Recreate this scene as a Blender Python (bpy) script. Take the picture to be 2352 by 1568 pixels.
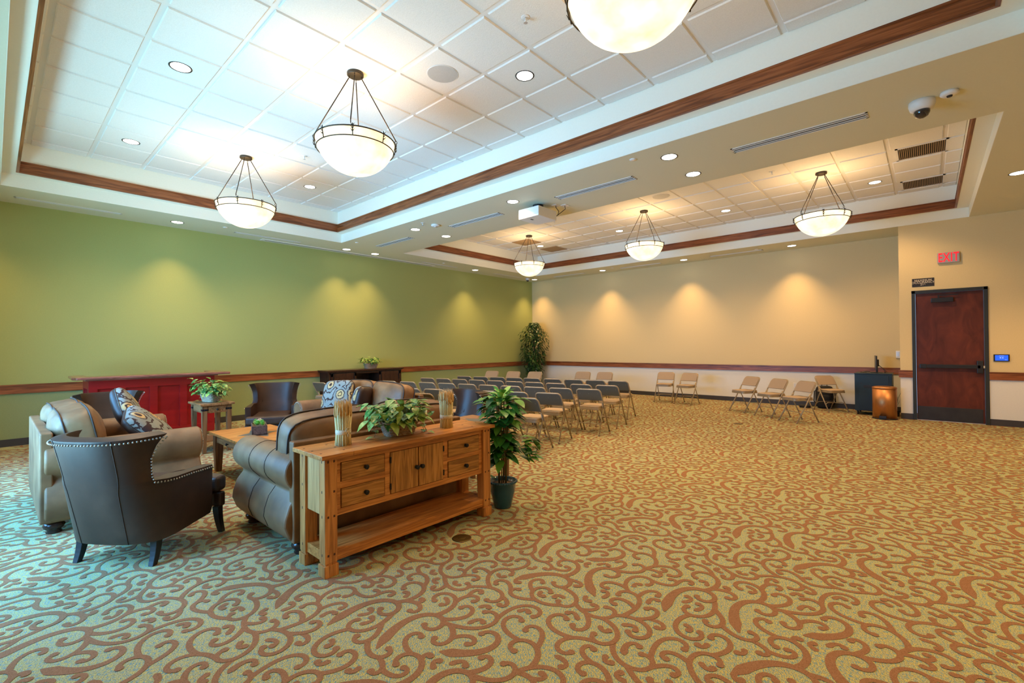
import bpy, bmesh, math, random
from mathutils import Vector, Matrix, Euler
PI = math.pi
for o in list(bpy.data.objects): bpy.data.objects.remove(o)
S = bpy.context.scene
COL = S.collection

# ------------------------------------------------------------------ camera
CX, CY, CZ = 10.2626, -12.5488, 1.4382
YAW, PITCH, ROLL, FPX = 0.7295, 0.0101, -0.0084, 1068.0067
F = Vector((-math.sin(YAW), math.cos(YAW), 0)); R = Vector((math.cos(YAW), math.sin(YAW), 0)); U = Vector((0, 0, 1))
F2 = F*math.cos(PITCH) + U*math.sin(PITCH); U2 = U*math.cos(PITCH) - F*math.sin(PITCH)
R3 = R*math.cos(ROLL) + U2*math.sin(ROLL); U3 = U2*math.cos(ROLL) - R*math.sin(ROLL)
cam = bpy.data.cameras.new('camera'); camo = bpy.data.objects.new('camera', cam); COL.objects.link(camo)
camo.matrix_world = Matrix(((R3.x, U3.x, -F2.x, CX), (R3.y, U3.y, -F2.y, CY), (R3.z, U3.z, -F2.z, CZ), (0, 0, 0, 1)))
cam.sensor_width = 36; cam.lens = FPX/2352*36; cam.clip_start = .05
S.camera = camo
# ------------------------------------------------------------------ exposure
S.view_settings.view_transform = 'Standard'; S.view_settings.look = 'None'
S.view_settings.exposure = 0.0; S.view_settings.gamma = 1; S.view_settings.use_curve_mapping = False
# ------------------------------------------------------------------ world and daylight
W = bpy.data.worlds.new('sky'); S.world = W; W.use_nodes = True
W.node_tree.nodes['Background'].inputs[0].default_value = (.45, .68, 1, 1)
W.node_tree.nodes['Background'].inputs[1].default_value = 1.5
WIN = [(2.2, 3.5), (3.8, 5.1), (5.4, 6.7)]     # window openings in the near wall (x from, x to)
WSILL, WHEAD, WY = .30, 2.50, -13.3
DAY_POWER, DAY_COL = 215, (.13, .48, .98)
GROUND_POWER, GROUND_COL = 900, (.36, .78, .96)    # sunlit paving outside throwing light up through the windows
LAMP_COL = (1.0, .60, .27)
SPOT_W, PEND_W, PEND_E = 205, 21, 1.7
for k, (a, b) in enumerate(WIN):
    l = bpy.data.lights.new('daylight', 'AREA'); l.shape = 'RECTANGLE'; l.size = b-a; l.size_y = WHEAD-WSILL
    l.energy = DAY_POWER; l.color = DAY_COL
    o = bpy.data.objects.new('daylight', l); COL.objects.link(o)
    l.spread = math.radians(150)
    o.location = ((a+b)/2, WY-.45, (WSILL+WHEAD)/2+.1); o.rotation_euler = (PI/2-.42, 0, 0)   # sky light, falling inwards and down

l = bpy.data.lights.new('paving_bounce', 'AREA'); l.shape = 'RECTANGLE'; l.size = 7.5; l.size_y = 1.6; l.energy = GROUND_POWER; l.color = GROUND_COL
o = bpy.data.objects.new('paving_bounce', l); COL.objects.link(o); o.location = (5.4, WY-1.5, .05); o.rotation_euler = (math.radians(135), 0, 0)   # emits up and inwards

H, Z1, Z2, Z3 = 3.66, 3.834, 3.993, 4.247
XS, DW = 9.867, -1.016          # jog of the far wall
XMAX = 14.0

# ------------------------------------------------------------------ materials
def mat(name, col=(.5, .5, .5), rough=.6, metal=0, spec=.5, coat=0):
    m = bpy.data.materials.new(name); m.use_nodes = True
    b = m.node_tree.nodes['Principled BSDF']
    b.inputs['Base Color'].default_value = (*col, 1); b.inputs['Roughness'].default_value = rough
    b.inputs['Metallic'].default_value = metal; b.inputs['Specular IOR Level'].default_value = spec
    b.inputs['Coat Weight'].default_value = coat
    return m
def nt(m): return m.node_tree, m.node_tree.nodes, m.node_tree.links, m.node_tree.nodes['Principled BSDF']
def ramp(n, stops):
    r = n.new('ShaderNodeValToRGB'); e = r.color_ramp.elements
    while len(e) > 1: e.remove(e[0])
    e[0].position, e[0].color = stops[0][0], (*stops[0][1], 1)
    for p, c in stops[1:]:
        q = e.new(p); q.color = (*c, 1)
    return r
def coords(n, l, scale=(1, 1, 1), rot=(0, 0, 0), src='Object'):
    t = n.new('ShaderNodeTexCoord'); mp = n.new('ShaderNodeMapping')
    mp.inputs['Scale'].default_value = scale; mp.inputs['Rotation'].default_value = rot
    l.new(t.outputs[src], mp.inputs['Vector']); return mp.outputs['Vector']
def noisy(name, stops, scale=8, stretch=(1, 1, 1), rough=.6, detail=4, bump=0, bscale=None, metal=0, spec=.5, coat=0, dist=0, rot=(0, 0, 0)):
    m = mat(name, rough=rough, metal=metal, spec=spec, coat=coat); t, n, l, b = nt(m)
    v = coords(n, l, stretch, rot)
    x = n.new('ShaderNodeTexNoise'); x.inputs['Scale'].default_value = scale; x.inputs['Detail'].default_value = detail
    x.inputs['Distortion'].default_value = dist
    l.new(v, x.inputs['Vector']); r = ramp(n, stops); l.new(x.outputs[0], r.inputs[0]); l.new(r.outputs[0], b.inputs['Base Color'])
    if bump:
        y = n.new('ShaderNodeTexNoise'); y.inputs['Scale'].default_value = bscale or scale*4; y.inputs['Detail'].default_value = 3
        l.new(v, y.inputs['Vector']); bp = n.new('ShaderNodeBump'); bp.inputs['Strength'].default_value = bump; bp.inputs['Distance'].default_value = .004
        l.new(y.outputs[0], bp.inputs['Height']); l.new(bp.outputs[0], b.inputs['Normal'])
    return m
def wood(name, c1, c2, c3, axis='x', scale=5, rough=.4, coat=0, spec=.5):
    st = {'x': (.35, 6, 6), 'y': (6, .35, 6), 'z': (6, 6, .35)}[axis]
    return noisy(name, [(.36, c1), (.5, c2), (.64, c3)], scale=scale*1.6, stretch=st, rough=rough, detail=8, bump=.08, bscale=30, coat=coat, dist=1.2, spec=spec)
M = {}
M['green'] = noisy('green_wall_paint', [(.3, (.36, .41, .135)), (.7, (.38, .43, .145))], 60, rough=.55, bump=.15, bscale=180)
M['green_low'] = noisy('green_dado_paint', [(.3, (.26, .33, .145)), (.7, (.28, .35, .155))], 60, rough=.55, bump=.15, bscale=180)
M['tan'] = noisy('tan_wall_paint', [(.3, (.70, .57, .29)), (.7, (.73, .59, .31))], 60, rough=.6, bump=.15, bscale=180)
M['tan_low'] = noisy('pale_dado_paint', [(.3, (.74, .74, .70)), (.7, (.77, .77, .72))], 60, rough=.6, bump=.15, bscale=180)
M['soffit'] = noisy('cream_ceiling_paint', [(.3, (.70, .71, .56)), (.7, (.72, .73, .58))], 50, rough=.6, bump=.1, bscale=150)
M['fascia'] = noisy('pale_cream_paint', [(.3, (.88, .90, .81)), (.7, (.90, .92, .83))], 50, rough=.6)
M['tile'] = noisy('mineral_fibre_tile', [(.3, (.81, .82, .80)), (.7, (.87, .88, .86))], 90, rough=.85, bump=.5, bscale=140)
M['grid'] = mat('white_grid_metal', (.82, .82, .80), .45)
M['trimwood'] = wood('alder_trim_stain', (.14, .038, .010), (.24, .072, .020), (.33, .11, .036), 'x', 3, .38)
M['trimwood_y'] = wood('alder_trim_stain_y', (.14, .038, .010), (.24, .072, .020), (.33, .11, .036), 'y', 3, .38)
M['base'] = mat('charcoal_rubber_base', (.045, .042, .045), .5)
M['glass'] = mat('window_glass', (1, 1, 1), .02)
t, n, l, b = nt(M['glass']); tr = n.new('ShaderNodeBsdfTransparent'); gl = n.new('ShaderNodeBsdfGlossy'); gl.inputs['Roughness'].default_value = .02
mx = n.new('ShaderNodeMixShader'); mx.inputs[0].default_value = .06; l.new(tr.outputs[0], mx.inputs[1]); l.new(gl.outputs[0], mx.inputs[2]); l.new(mx.outputs[0], n['Material Output'].inputs[0])
M['white_pl'] = mat('white_plastic', (.82, .82, .80), .4)
M['slot'] = mat('vent_recess_dark', (.03, .035, .04), .6)
M['alu'] = mat('satin_aluminium', (.75, .77, .78), .35, .6)
M['bronze'] = mat('dark_bronze', (.055, .042, .03), .42, .6)
M['canopy'] = mat('antique_bronze_canopy', (.045, .034, .02), .5, .2)
M['black'] = mat('black_metal', (.012, .012, .014), .42)
M['blackpl'] = mat('black_plastic', (.015, .015, .017), .35)
M['doorframe'] = mat('dark_green_black_frame', (.022, .028, .03), .4)
M['kick'] = noisy('dark_kick_plate', [(.3, (.02, .02, .025)), (.7, (.03, .03, .035))], 6, rough=.4)
M['chair_metal'] = mat('bronze_beige_enamel', (.36, .29, .19), .36, .3)
M['chair_back'] = mat('grey_steel_panel', (.125, .14, .125), .32, .3)
M['chair_dark'] = mat('shadow_brown_enamel', (.10, .075, .05), .4, .3)
M['pad'] = noisy('taupe_tweed_pad', [(.3, (.34, .255, .165)), (.7, (.44, .335, .23))], 300, rough=.95, bump=.3, bscale=400)
M['rub'] = mat('rubber_tip', (.25, .18, .12), .7)
M['leather'] = noisy('brown_microsuede', [(.3, (.13, .060, .024)), (.55, (.23, .118, .050)), (.8, (.33, .19, .088))], 4.5, rough=.50, detail=7, bump=.12, bscale=40, spec=.45)
M['leather_dark'] = noisy('dark_brown_leather', [(.3, (.028, .013, .008)), (.55, (.050, .024, .014)), (.8, (.085, .044, .026))], 3.5, rough=.46, detail=7, bump=.08, bscale=50, spec=.45)
M['piping'] = mat('dark_piping', (.035, .018, .012), .5)
M['nail'] = mat('pewter_nailhead', (.42, .39, .35), .3, .8)
M['bun'] = mat('dark_bun_foot', (.03, .014, .01), .25)
M['oak'] = wood('golden_oak', (.34, .12, .024), (.52, .205, .045), (.66, .29, .075), 'y', 4, .38)
M['oak_z'] = wood('golden_oak_upright', (.34, .13, .030), (.52, .215, .055), (.66, .30, .085), 'z', 4, .42)
M['oak_pale'] = wood('pale_oak_panel', (.44, .215, .065), (.58, .30, .10), (.68, .38, .14), 'z', 4, .45)
M['oak_front'] = wood('oak_drawer_front', (.24, .10, .018), (.40, .18, .036), (.54, .26, .065), 'y', 5, .42)
M['oak_door'] = wood('oak_door_front', (.24, .10, .018), (.40, .18, .036), (.54, .26, .065), 'z', 5, .42)
M['oak_dark'] = wood('oak_inner_shadow_board', (.06, .025, .01), (.09, .04, .016), (.12, .05, .02), 'y', 4, .5)
M['walnut'] = wood('rustic_brown_oak', (.17, .075, .026), (.29, .135, .048), (.39, .19, .072), 'x', 4, .42)
M['walnut_z'] = wood('rustic_brown_oak_leg', (.12, .05, .018), (.20, .09, .032), (.27, .13, .05), 'z', 4, .45)
M['peg'] = mat('dark_peg', (.07, .025, .012), .6)
M['slate'] = noisy('slate_inlay', [(.3, (.07, .075, .06)), (.7, (.15, .14, .10))], 12, rough=.6)
M['iron'] = mat('black_iron', (.015, .016, .02), .4, .5)
M['red'] = noisy('red_lacquer', [(.3, (.25, .003, .004)), (.6, (.31, .005, .005)), (.8, (.36, .008, .007))], 3, stretch=(4, .5, 4), rough=.35, detail=5, coat=.2)
M['bartop'] = wood('mahogany_bar_top', (.15, .045, .030), (.23, .075, .050), (.31, .11, .075), 'y', 6, .22, coat=.3)
M['espresso'] = wood('espresso_wood', (.022, .009, .005), (.04, .016, .009), (.06, .024, .013), 'z', 6, .35)
M['espresso_in'] = mat('espresso_inside', (.012, .006, .004), .6)
M['door_wood'] = noisy('mahogany_veneer', [(.25, (.065, .013, .006)), (.5, (.105, .022, .011)), (.78, (.16, .034, .016))], 2.6, stretch=(2.2, 2.2, .8), rough=.42, detail=6, dist=1.6, spec=.35)
M['copper'] = mat('copper_steel', (.50, .24, .10), .44, 1)
M['teal_pot'] = noisy('teal_glaze', [(.3, (.005, .06, .12)), (.7, (.010, .095, .18))], 5, rough=.25, coat=.4)
M['soil'] = noisy('potting_soil', [(.3, (.10, .06, .03)), (.7, (.2, .13, .07))], 60, rough=.95, bump=.5)
M['stem'] = mat('green_brown_stem', (.12, .10, .03), .7)
M['bark'] = noisy('ficus_bark', [(.3, (.12, .08, .05)), (.7, (.2, .15, .1))], 20, rough=.9)
M['wicker'] = noisy('seagrass_wicker', [(.3, (.22, .13, .07)), (.5, (.42, .30, .19)), (.75, (.62, .50, .36))], 90, rough=.85, bump=.5, bscale=120)
M['straw'] = noisy('dried_wheat_stalk', [(.3, (.80, .68, .30)), (.7, (.92, .82, .48))], 30, stretch=(1, 1, .1), rough=.7)
M['ear'] = noisy('wheat_ear', [(.3, (.62, .38, .13)), (.7, (.80, .55, .25))], 50, rough=.8)
M['ribbon'] = noisy('raffia_ribbon', [(.3, (.62, .55, .38)), (.7, (.72, .66, .48))], 50, rough=.8)
M['planter'] = wood('grey_brown_planter_wood', (.06, .035, .025), (.10, .06, .045), (.14, .09, .065), 'x', 5, .7)
M['flower_w'] = mat('cream_petal', (.80, .78, .55), .6)
M['flower_p'] = mat('pink_petal', (.75, .35, .25), .6)
M['navy'] = mat('blue_black_steel', (.006, .022, .036), .4)
M['brass'] = mat('brass_floor_plate', (.12, .08, .02), .4, .7)
M['sign_black'] = mat('sign_black', (.02, .016, .014), .5)
M['sign_txt'] = mat('sign_cream_letters', (.55, .48, .36), .5)
M['exit_body'] = mat('exit_grey_housing', (.36, .34, .36), .5)
M['bag'] = noisy('black_bag_fabric', [(.3, (.008, .008, .009)), (.7, (.018, .018, .02))], 60, rough=.8)
M['lime'] = mat('lime_lining', (.12, .22, .03), .8)
M['perf'] = noisy('tan_perforated_return', [(.4, (.35, .24, .13)), (.6, (.48, .34, .20))], 200, rough=.7)
def emit(name, col, st):
    m = mat(name, col, .5); b = m.node_tree.nodes['Principled BSDF']
    b.inputs['Emission Color'].default_value = (*col, 1); b.inputs['Emission Strength'].default_value = st; return m
M['exit_red'] = emit('exit_red_letters', (1, .01, .02), 1.0)
M['screen_blue'] = emit('panel_blue_screen', (.01, .10, .8), .9)
M['screen_txt'] = emit('panel_text_light', (.5, .7, 1), .8)
M['lens'] = emit('downlight_lens', (1, .90, .78), 9)
# leaf material: colour varies leaf by leaf
def leafmat(name, stops, rough=.35, veins=False):
    m = mat(name, rough=rough); t, n, l, b = nt(m)
    g = n.new('ShaderNodeNewGeometry'); r = ramp(n, stops); l.new(g.outputs['Random Per Island'], r.inputs[0])
    if veins:
        v = coords(n, l, (1, 1, 1)); x = n.new('ShaderNodeTexNoise'); x.inputs['Scale'].default_value = 35; l.new(v, x.inputs['Vector'])
        r2 = ramp(n, [(.45, (0, 0, 0)), (.62, (1, 1, 1))]); l.new(x.outputs[0], r2.inputs[0])
        mx = n.new('ShaderNodeMixRGB'); l.new(r2.outputs[0], mx.inputs[0]); l.new(r.outputs[0], mx.inputs[1]); mx.inputs[2].default_value = (.45, .55, .14, 1)
        l.new(mx.outputs[0], b.inputs['Base Color'])
    else: l.new(r.outputs[0], b.inputs['Base Color'])
    b.inputs['Subsurface Weight'].default_value = 0
    return m
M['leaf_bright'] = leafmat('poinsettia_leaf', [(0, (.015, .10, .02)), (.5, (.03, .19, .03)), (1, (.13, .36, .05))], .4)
M['leaf_top'] = leafmat('yellow_green_leaf', [(0, (.05, .30, .05)), (.5, (.22, .50, .06)), (1, (.40, .56, .10))], .4)  # paler yellow-green than the other leaves, mostly at the plant's top
M['leaf_pothos'] = leafmat('pothos_leaf', [(0, (.02, .13, .03)), (.5, (.07, .26, .05)), (1, (.30, .45, .08))], .32, True)
M['leaf_ficus'] = leafmat('ficus_leaf', [(0, (.008, .035, .006)), (.6, (.02, .08, .012)), (1, (.09, .17, .03))], .35)
M['leaf_dark'] = leafmat('dark_snake_leaf', [(0, (.01, .03, .01)), (1, (.03, .07, .02))], .4)
M['succ'] = leafmat('succulent_green', [(0, (.10, .45, .06)), (1, (.35, .70, .15))], .4)
# alabaster bowl: glows, darker marbling towards the rim
def bowlmat():
    m = mat('alabaster_glass', (.45, .36, .22), .3); t, n, l, b = nt(m)
    v = coords(n, l); x = n.new('ShaderNodeTexNoise'); x.inputs['Scale'].default_value = 6; x.inputs['Detail'].default_value = 6; l.new(v, x.inputs['Vector'])
    r = ramp(n, [(.3, (1, .66, .30)), (.5, (1, .78, .47)), (.7, (1, .88, .66))]); l.new(x.outputs[0], r.inputs[0])
    l.new(r.outputs[0], b.inputs['Emission Color'])
    b.inputs['Emission Strength'].default_value = PEND_E
    return m
M['bowl'] = bowlmat()
# cushions with woven medallions
def damask():
    m = mat('medallion_tapestry', rough=.9); t, n, l, b = nt(m)
    v = coords(n, l, (1, 1, 1), src='Object')
    nz = n.new('ShaderNodeTexNoise'); nz.inputs['Scale'].default_value = 22; l.new(v, nz.inputs['Vector'])
    vo = n.new('ShaderNodeTexVoronoi'); vo.inputs['Scale'].default_value = 6.5; l.new(v, vo.inputs['Vector'])
    wv = n.new('ShaderNodeMath'); wv.operation = 'SINE'; mu = n.new('ShaderNodeMath'); mu.operation = 'MULTIPLY_ADD'; mu.inputs[1].default_value = 24
    l.new(vo.outputs['Distance'], mu.inputs[0]); sc = n.new('ShaderNodeMath'); sc.operation = 'MULTIPLY'; sc.inputs[1].default_value = 7; l.new(nz.outputs[0], sc.inputs[0]); l.new(sc.outputs[0], mu.inputs[2]); l.new(mu.outputs[0], wv.inputs[0])
    r1 = ramp(n, [(0, (.60, .38, .13)), (.34, (.55, .38, .16)), (.42, (.22, .24, .21)), (1, (.28, .30, .26))]); l.new(vo.outputs['Distance'], r1.inputs[0])
    gt = n.new('ShaderNodeMath'); gt.operation = 'GREATER_THAN'; gt.inputs[1].default_value = .60; l.new(wv.outputs[0], gt.inputs[0])
    mx = n.new('ShaderNodeMixRGB'); l.new(gt.outputs[0], mx.inputs[0]); l.new(r1.outputs[0], mx.inputs[1]); mx.inputs[2].default_value = (.045, .02, .015, 1)
    l.new(mx.outputs[0], b.inputs['Base Color']); return m
M['damask'] = damask()
# carpet: flecked loop ground and cut-pile scrollwork
def carpet_ground():
    m = mat('carpet_loop_ground', rough=.95); t, n, l, b = nt(m)
    v = coords(n, l, (1, 1, 1), (0, 0, .9)); 
    mp2 = n.new('ShaderNodeMapping'); mp2.inputs['Scale'].default_value = (1, 5, 1); l.new(v, mp2.inputs['Vector'])
    x = n.new('ShaderNodeTexNoise'); x.inputs['Scale'].default_value = 55; x.inputs['Detail'].default_value = 1; l.new(mp2.outputs[0], x.inputs['Vector'])
    r = ramp(n, [(.40, (.17, .33, .37)), (.47, (.36, .38, .19)), (.56, (.56, .48, .16))]); l.new(x.outputs[0], r.inputs[0])
    y = n.new('ShaderNodeTexNoise'); y.inputs['Scale'].default_value = 260; y.inputs['Detail'].default_value = 0; l.new(v, y.inputs['Vector'])
    r2 = ramp(n, [(.35, (.62, .62, .62)), (.65, (1.15, 1.15, 1.15))]); l.new(y.outputs[0], r2.inputs[0])
    mx = n.new('ShaderNodeMixRGB'); mx.blend_type = 'MULTIPLY'; mx.inputs[0].default_value = 1; l.new(r.outputs[0], mx.inputs[1]); l.new(r2.outputs[0], mx.inputs[2])
    l.new(mx.outputs[0], b.inputs['Base Color']); b.inputs['Specular IOR Level'].default_value = .1
    return m
M['carpet'] = carpet_ground()
M['scroll'] = noisy('carpet_scroll_pile', [(.35, (.23, .115, .055)), (.65, (.33, .175, .090))], 260, rough=.95, detail=2, spec=.1)

# ------------------------------------------------------------------ mesh helpers
def bm_box(bm, c, s, mi=0, rot=None, bev=0):
    r = bmesh.ops.create_cube(bm, size=1)
    vs = r['verts']; m = Matrix.Translation(c) @ (rot.to_4x4() if rot else Matrix()) @ Matrix.Diagonal((*s, 1))
    bmesh.ops.transform(bm, matrix=m, verts=vs)
    fs = {f for v in vs for f in v.link_faces}
    for f in fs: f.material_index = mi
    if bev:
        es = {e for v in vs for e in v.link_edges}
        rr = bmesh.ops.bevel(bm, geom=list(es), offset=bev, segments=2, affect='EDGES', profile=.7)
        for f in rr['faces']: f.material_index = mi
def bx(bm, x0, x1, y0, y1, z0, z1, mi=0, bev=0):
    bm_box(bm, ((x0+x1)/2, (y0+y1)/2, (z0+z1)/2), (abs(x1-x0), abs(y1-y0), abs(z1-z0)), mi, None, bev)
def lathe(bm, prof, seg=24, mi=0, c=(0, 0, 0), axis='z', smooth=True):
    rings = []
    for r, z in prof:
        ring = []
        for k in range(seg):
            a = 2*PI*k/seg
            p = (r*math.cos(a), r*math.sin(a), z)
            if axis == 'x': p = (z, p[0], p[1])
            if axis == 'y': p = (p[0], z, p[1])
            ring.append(bm.verts.new(Vector(p)+Vector(c)))
        rings.append(ring)
    for a, b in zip(rings, rings[1:]):
        for k in range(seg):
            f = bm.faces.new((a[k], a[(k+1) % seg], b[(k+1) % seg], b[k])); f.material_index = mi; f.smooth = smooth
    for ring, z in ((rings[0], 0), (rings[-1], 1)):
        try: f = bm.faces.new(ring if z else ring[::-1]); f.material_index = mi
        except Exception: pass
def tube(bm, pts, r, seg=8, mi=0, cap=True, closed=False):
    pts = [Vector(p) for p in pts]; n = len(pts); rings = []
    up = Vector((0, 0, 1)); prev = None
    for i, p in enumerate(pts):
        if closed: d = pts[(i+1) % n]-pts[i-1]
        else: d = pts[min(i+1, n-1)]-pts[max(i-1, 0)]
        d.normalize()
        if prev is None: a = d.cross(up if abs(d.z) < .9 else Vector((1, 0, 0))).normalized()
        else: a = (prev-d*prev.dot(d)).normalized()
        prev = a; b = d.cross(a)
        rr = r[i] if isinstance(r, (list, tuple)) else r
        rings.append([bm.verts.new(p+(a*math.cos(2*PI*k/seg)+b*math.sin(2*PI*k/seg))*rr) for k in range(seg)])
    m = n if closed else n-1
    for i in range(m):
        A, B = rings[i], rings[(i+1) % n]
        for k in range(seg):
            f = bm.faces.new((A[k], A[(k+1) % seg], B[(k+1) % seg], B[k])); f.smooth = True; f.material_index = mi
    if cap and not closed:
        for q in (rings[0][::-1], rings[-1]):
            f = bm.faces.new(q); f.material_index = mi
def prism(bm, poly, axis, a, b, mi=0, smooth=False):
    # poly: 2D outline; axis: extrusion axis
    def P(u, v, t): return {'x': (t, u, v), 'y': (u, t, v), 'z': (u, v, t)}[axis]
    A = [bm.verts.new(P(u, v, a)) for u, v in poly]; B = [bm.verts.new(P(u, v, b)) for u, v in poly]
    n = len(poly); fs = []
    for k in range(n):
        f = bm.faces.new((A[k], A[(k+1) % n], B[(k+1) % n], B[k])); f.smooth = smooth; f.material_index = mi; fs.append(f)
    for q in (A[::-1], B):
        f = bm.faces.new(q); f.material_index = mi; fs.append(f)
    return A, B, fs
def ball(bm, c, r, mi=0, u=10, v=6, sc=(1, 1, 1)):
    m = Matrix.Translation(c) @ Matrix.Diagonal((*sc, 1))
    q = bmesh.ops.create_uvsphere(bm, u_segments=u, v_segments=v, radius=r, matrix=m)
    for vv in q['verts']:
        for f in vv.link_faces: f.material_index = mi; f.smooth = True
def obj(name, bm, mats, parent=None, mods=None, recalc=True):
    if recalc: bmesh.ops.recalc_face_normals(bm, faces=bm.faces)
    me = bpy.data.meshes.new(name); bm.to_mesh(me); bm.free()
    for m in (mats if isinstance(mats, (list, tuple)) else [mats]): me.materials.append(m)
    o = bpy.data.objects.new(name, me); COL.objects.link(o)
    if parent: o.parent = parent
    for md in mods or []:
        k = o.modifiers.new(md[0], md[0])
        for a, v in md[1].items(): setattr(k, a, v)
    return o
def NB(): return bmesh.new()
def tag(o, label, cat, group=None, kind=None):
    o['label'] = label; o['category'] = cat
    if group: o['group'] = group
    if kind: o['kind'] = kind
    return o
def thing(name, label, cat, loc=(0, 0, 0), rz=0, group=None):
    o = bpy.data.objects.new(name, None); COL.objects.link(o); o.empty_display_size = .1
    o.location = loc; o.rotation_euler = (0, 0, rz); return tag(o, label, cat, group)
def struct(name, bm, m, label=None, parent=None, **k):
    o = obj(name, bm, m, parent, **k)
    if not parent:
        o['kind'] = 'structure'
        if label: o['label'] = label
    return o
def dup(root, loc, rz, label, group=None):
    r = root.copy(); COL.objects.link(r); r.location = loc; r.rotation_euler = (0, 0, rz); r['label'] = label
    if group: r['group'] = group
    for ch in list(root.children):
        c = ch.copy(); COL.objects.link(c); c.parent = r
        for g in list(ch.children):
            d = g.copy(); COL.objects.link(d); d.parent = c
    return r
BEV = lambda w=.004, s=2: ('BEVEL', dict(width=w, segments=s, limit_method='ANGLE'))
SUB = lambda n=1: ('SUBSURF', dict(levels=n, render_levels=n))
def cushion_pts(bm, sx, sy, sz, e=.35, n=10, puff=0, mi=0, c=(0, 0, 0), rot=None, corner=0):
    # rounded, puffed box: cube grid pushed towards a superellipsoid; returns nothing
    n += 2; lat = {}; faces = []
    def V(i, j, k):
        if (i, j, k) not in lat: lat[(i, j, k)] = bm.verts.new((2*i/n-1, 2*j/n-1, 2*k/n-1))
        return lat[(i, j, k)]
    for a in range(n):
        for b in range(n):
            for s in (0, n):
                for q in ([(s, a, b), (s, a+1, b), (s, a+1, b+1), (s, a, b+1)], [(a, s, b), (a+1, s, b), (a+1, s, b+1), (a, s, b+1)], [(a, b, s), (a+1, b, s), (a+1, b+1, s), (a, b+1, s)]):
                    bm.faces.new([V(*u) for u in q])
    allv = list(lat.values())
    M4 = Matrix.Translation(c) @ (rot.to_4x4() if rot else Matrix())
    p = 2/e
    fs = set()
    for v in allv:
        x, y, z = v.co
        L = (abs(x)**p+abs(y)**p+abs(z)**p)**(1/p)
        x, y, z = x/L, y/L, z/L
        k = 1+puff*(1-x*x)*(1-z*z)
        w = 1+corner*(abs(x)**3)*(abs(z)**3)
        v.co = M4 @ Vector((x*sx/2*w, y*sy/2*k, z*sz/2*w))
        for f in v.link_faces: fs.add(f)
    for f in fs: f.smooth = True; f.material_index = mi

# ------------------------------------------------------------------ carpet: scrollwork is real cut pile standing 2 mm over the ground
def scroll_tile(T=1.5, seed=5):
    rnd = random.Random(seed); G = 220; cell = T/G; occ = [[0]*G for _ in range(G)]
    def mark(x, y, r, idn):
        k = int(r/cell)+1; ix, iy = int(x/cell), int(y/cell)
        for a in range(-k, k+1):
            for b in range(-k, k+1):
                if a*a+b*b <= k*k: occ[(ix+a) % G][(iy+b) % G] = idn
    def free(x, y, r):
        k = int(math.ceil(r/cell)); ix, iy = int(x/cell), int(y/cell)
        for a in range(-k, k+1):
            for b in range(-k, k+1):
                if a*a+b*b <= k*k and occ[(ix+a) % G][(iy+b) % G]: return False
        return True
    strokes = []
    def trace(x, y, th, sg, L, k0, k1, w0, w1, taper=False):
        n = max(9, int(L/.013)); ds = L/n; out = []
        for i in range(n+1):
            u = i/n; out.append((x, y, th, (w1+(w0-w1)*(1-u)**2)*(min(1, .12+u*7) if taper else 1)))
            th += sg*(k0+(k1-k0)*u*u)*ds; x += math.cos(th)*ds; y += math.sin(th)*ds
        return out
    def put(st):
        i = len(strokes)+1; strokes.append(st)
        for x, y, th, w in st: mark(x, y, w*.5, i)
        x, y, th, w = st[-1]; mark(x, y, .021, i)
    for k in range(5):
        for _ in range(60):
            st = trace(rnd.random()*T, rnd.random()*T, rnd.choice((.9, 2.2, -.7, 4))+rnd.uniform(-.5, .5), rnd.choice((-1, 1)), rnd.uniform(.5, .8), .8, 22, .085, .031, True)
            if all(free(x, y, .04) for x, y, _, _ in st): put(st); break
    sizes = [(.44, 1200), (.33, 2500), (.25, 4000), (.19, 5000), (.14, 5000), (.10, 4000)]
    for L0, tries in sizes:
        for _ in range(tries):
            s = rnd.choice(strokes); i = rnd.randrange(1, max(2, int(len(s)*.9))); x, y, th, w = s[i]
            sg = rnd.choice((-1, 1)); L = L0*rnd.uniform(.85, 1.2)
            st = trace(x, y, th+sg*rnd.uniform(-.3, .95)+(PI if rnd.random() < .15 else 0), -sg if rnd.random() < .4 else sg, L, rnd.uniform(1, 5), 1.9*PI/L*1.75, min(w*1.1, .066 if L0 > .2 else .050), .030 if L0 > .12 else .026)
            skip = int((.075 if L0 > .15 else .05)/ (L/ (len(st)-1)))
            if skip < len(st)-3 and all(free(px, py, pw*.5+.0075) for px, py, _, pw in st[skip:]): put(st)
    # pointed fill scrolls wherever ground is still bare
    for L0, tries in ((.26, 2500), (.19, 3500), (.14, 4500), (.10, 5000)):
        for _ in range(tries):
            st = trace(rnd.random()*T, rnd.random()*T, rnd.uniform(0, 2*PI), rnd.choice((-1, 1)), L0*rnd.uniform(.85, 1.15), rnd.uniform(0, 4), 1.7*PI/L0*1.6, .052 if L0 > .15 else .042, .027, True)
            if all(free(px, py, pw*.5+.006) for px, py, _, pw in st): put(st)
    return strokes, T
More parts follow.
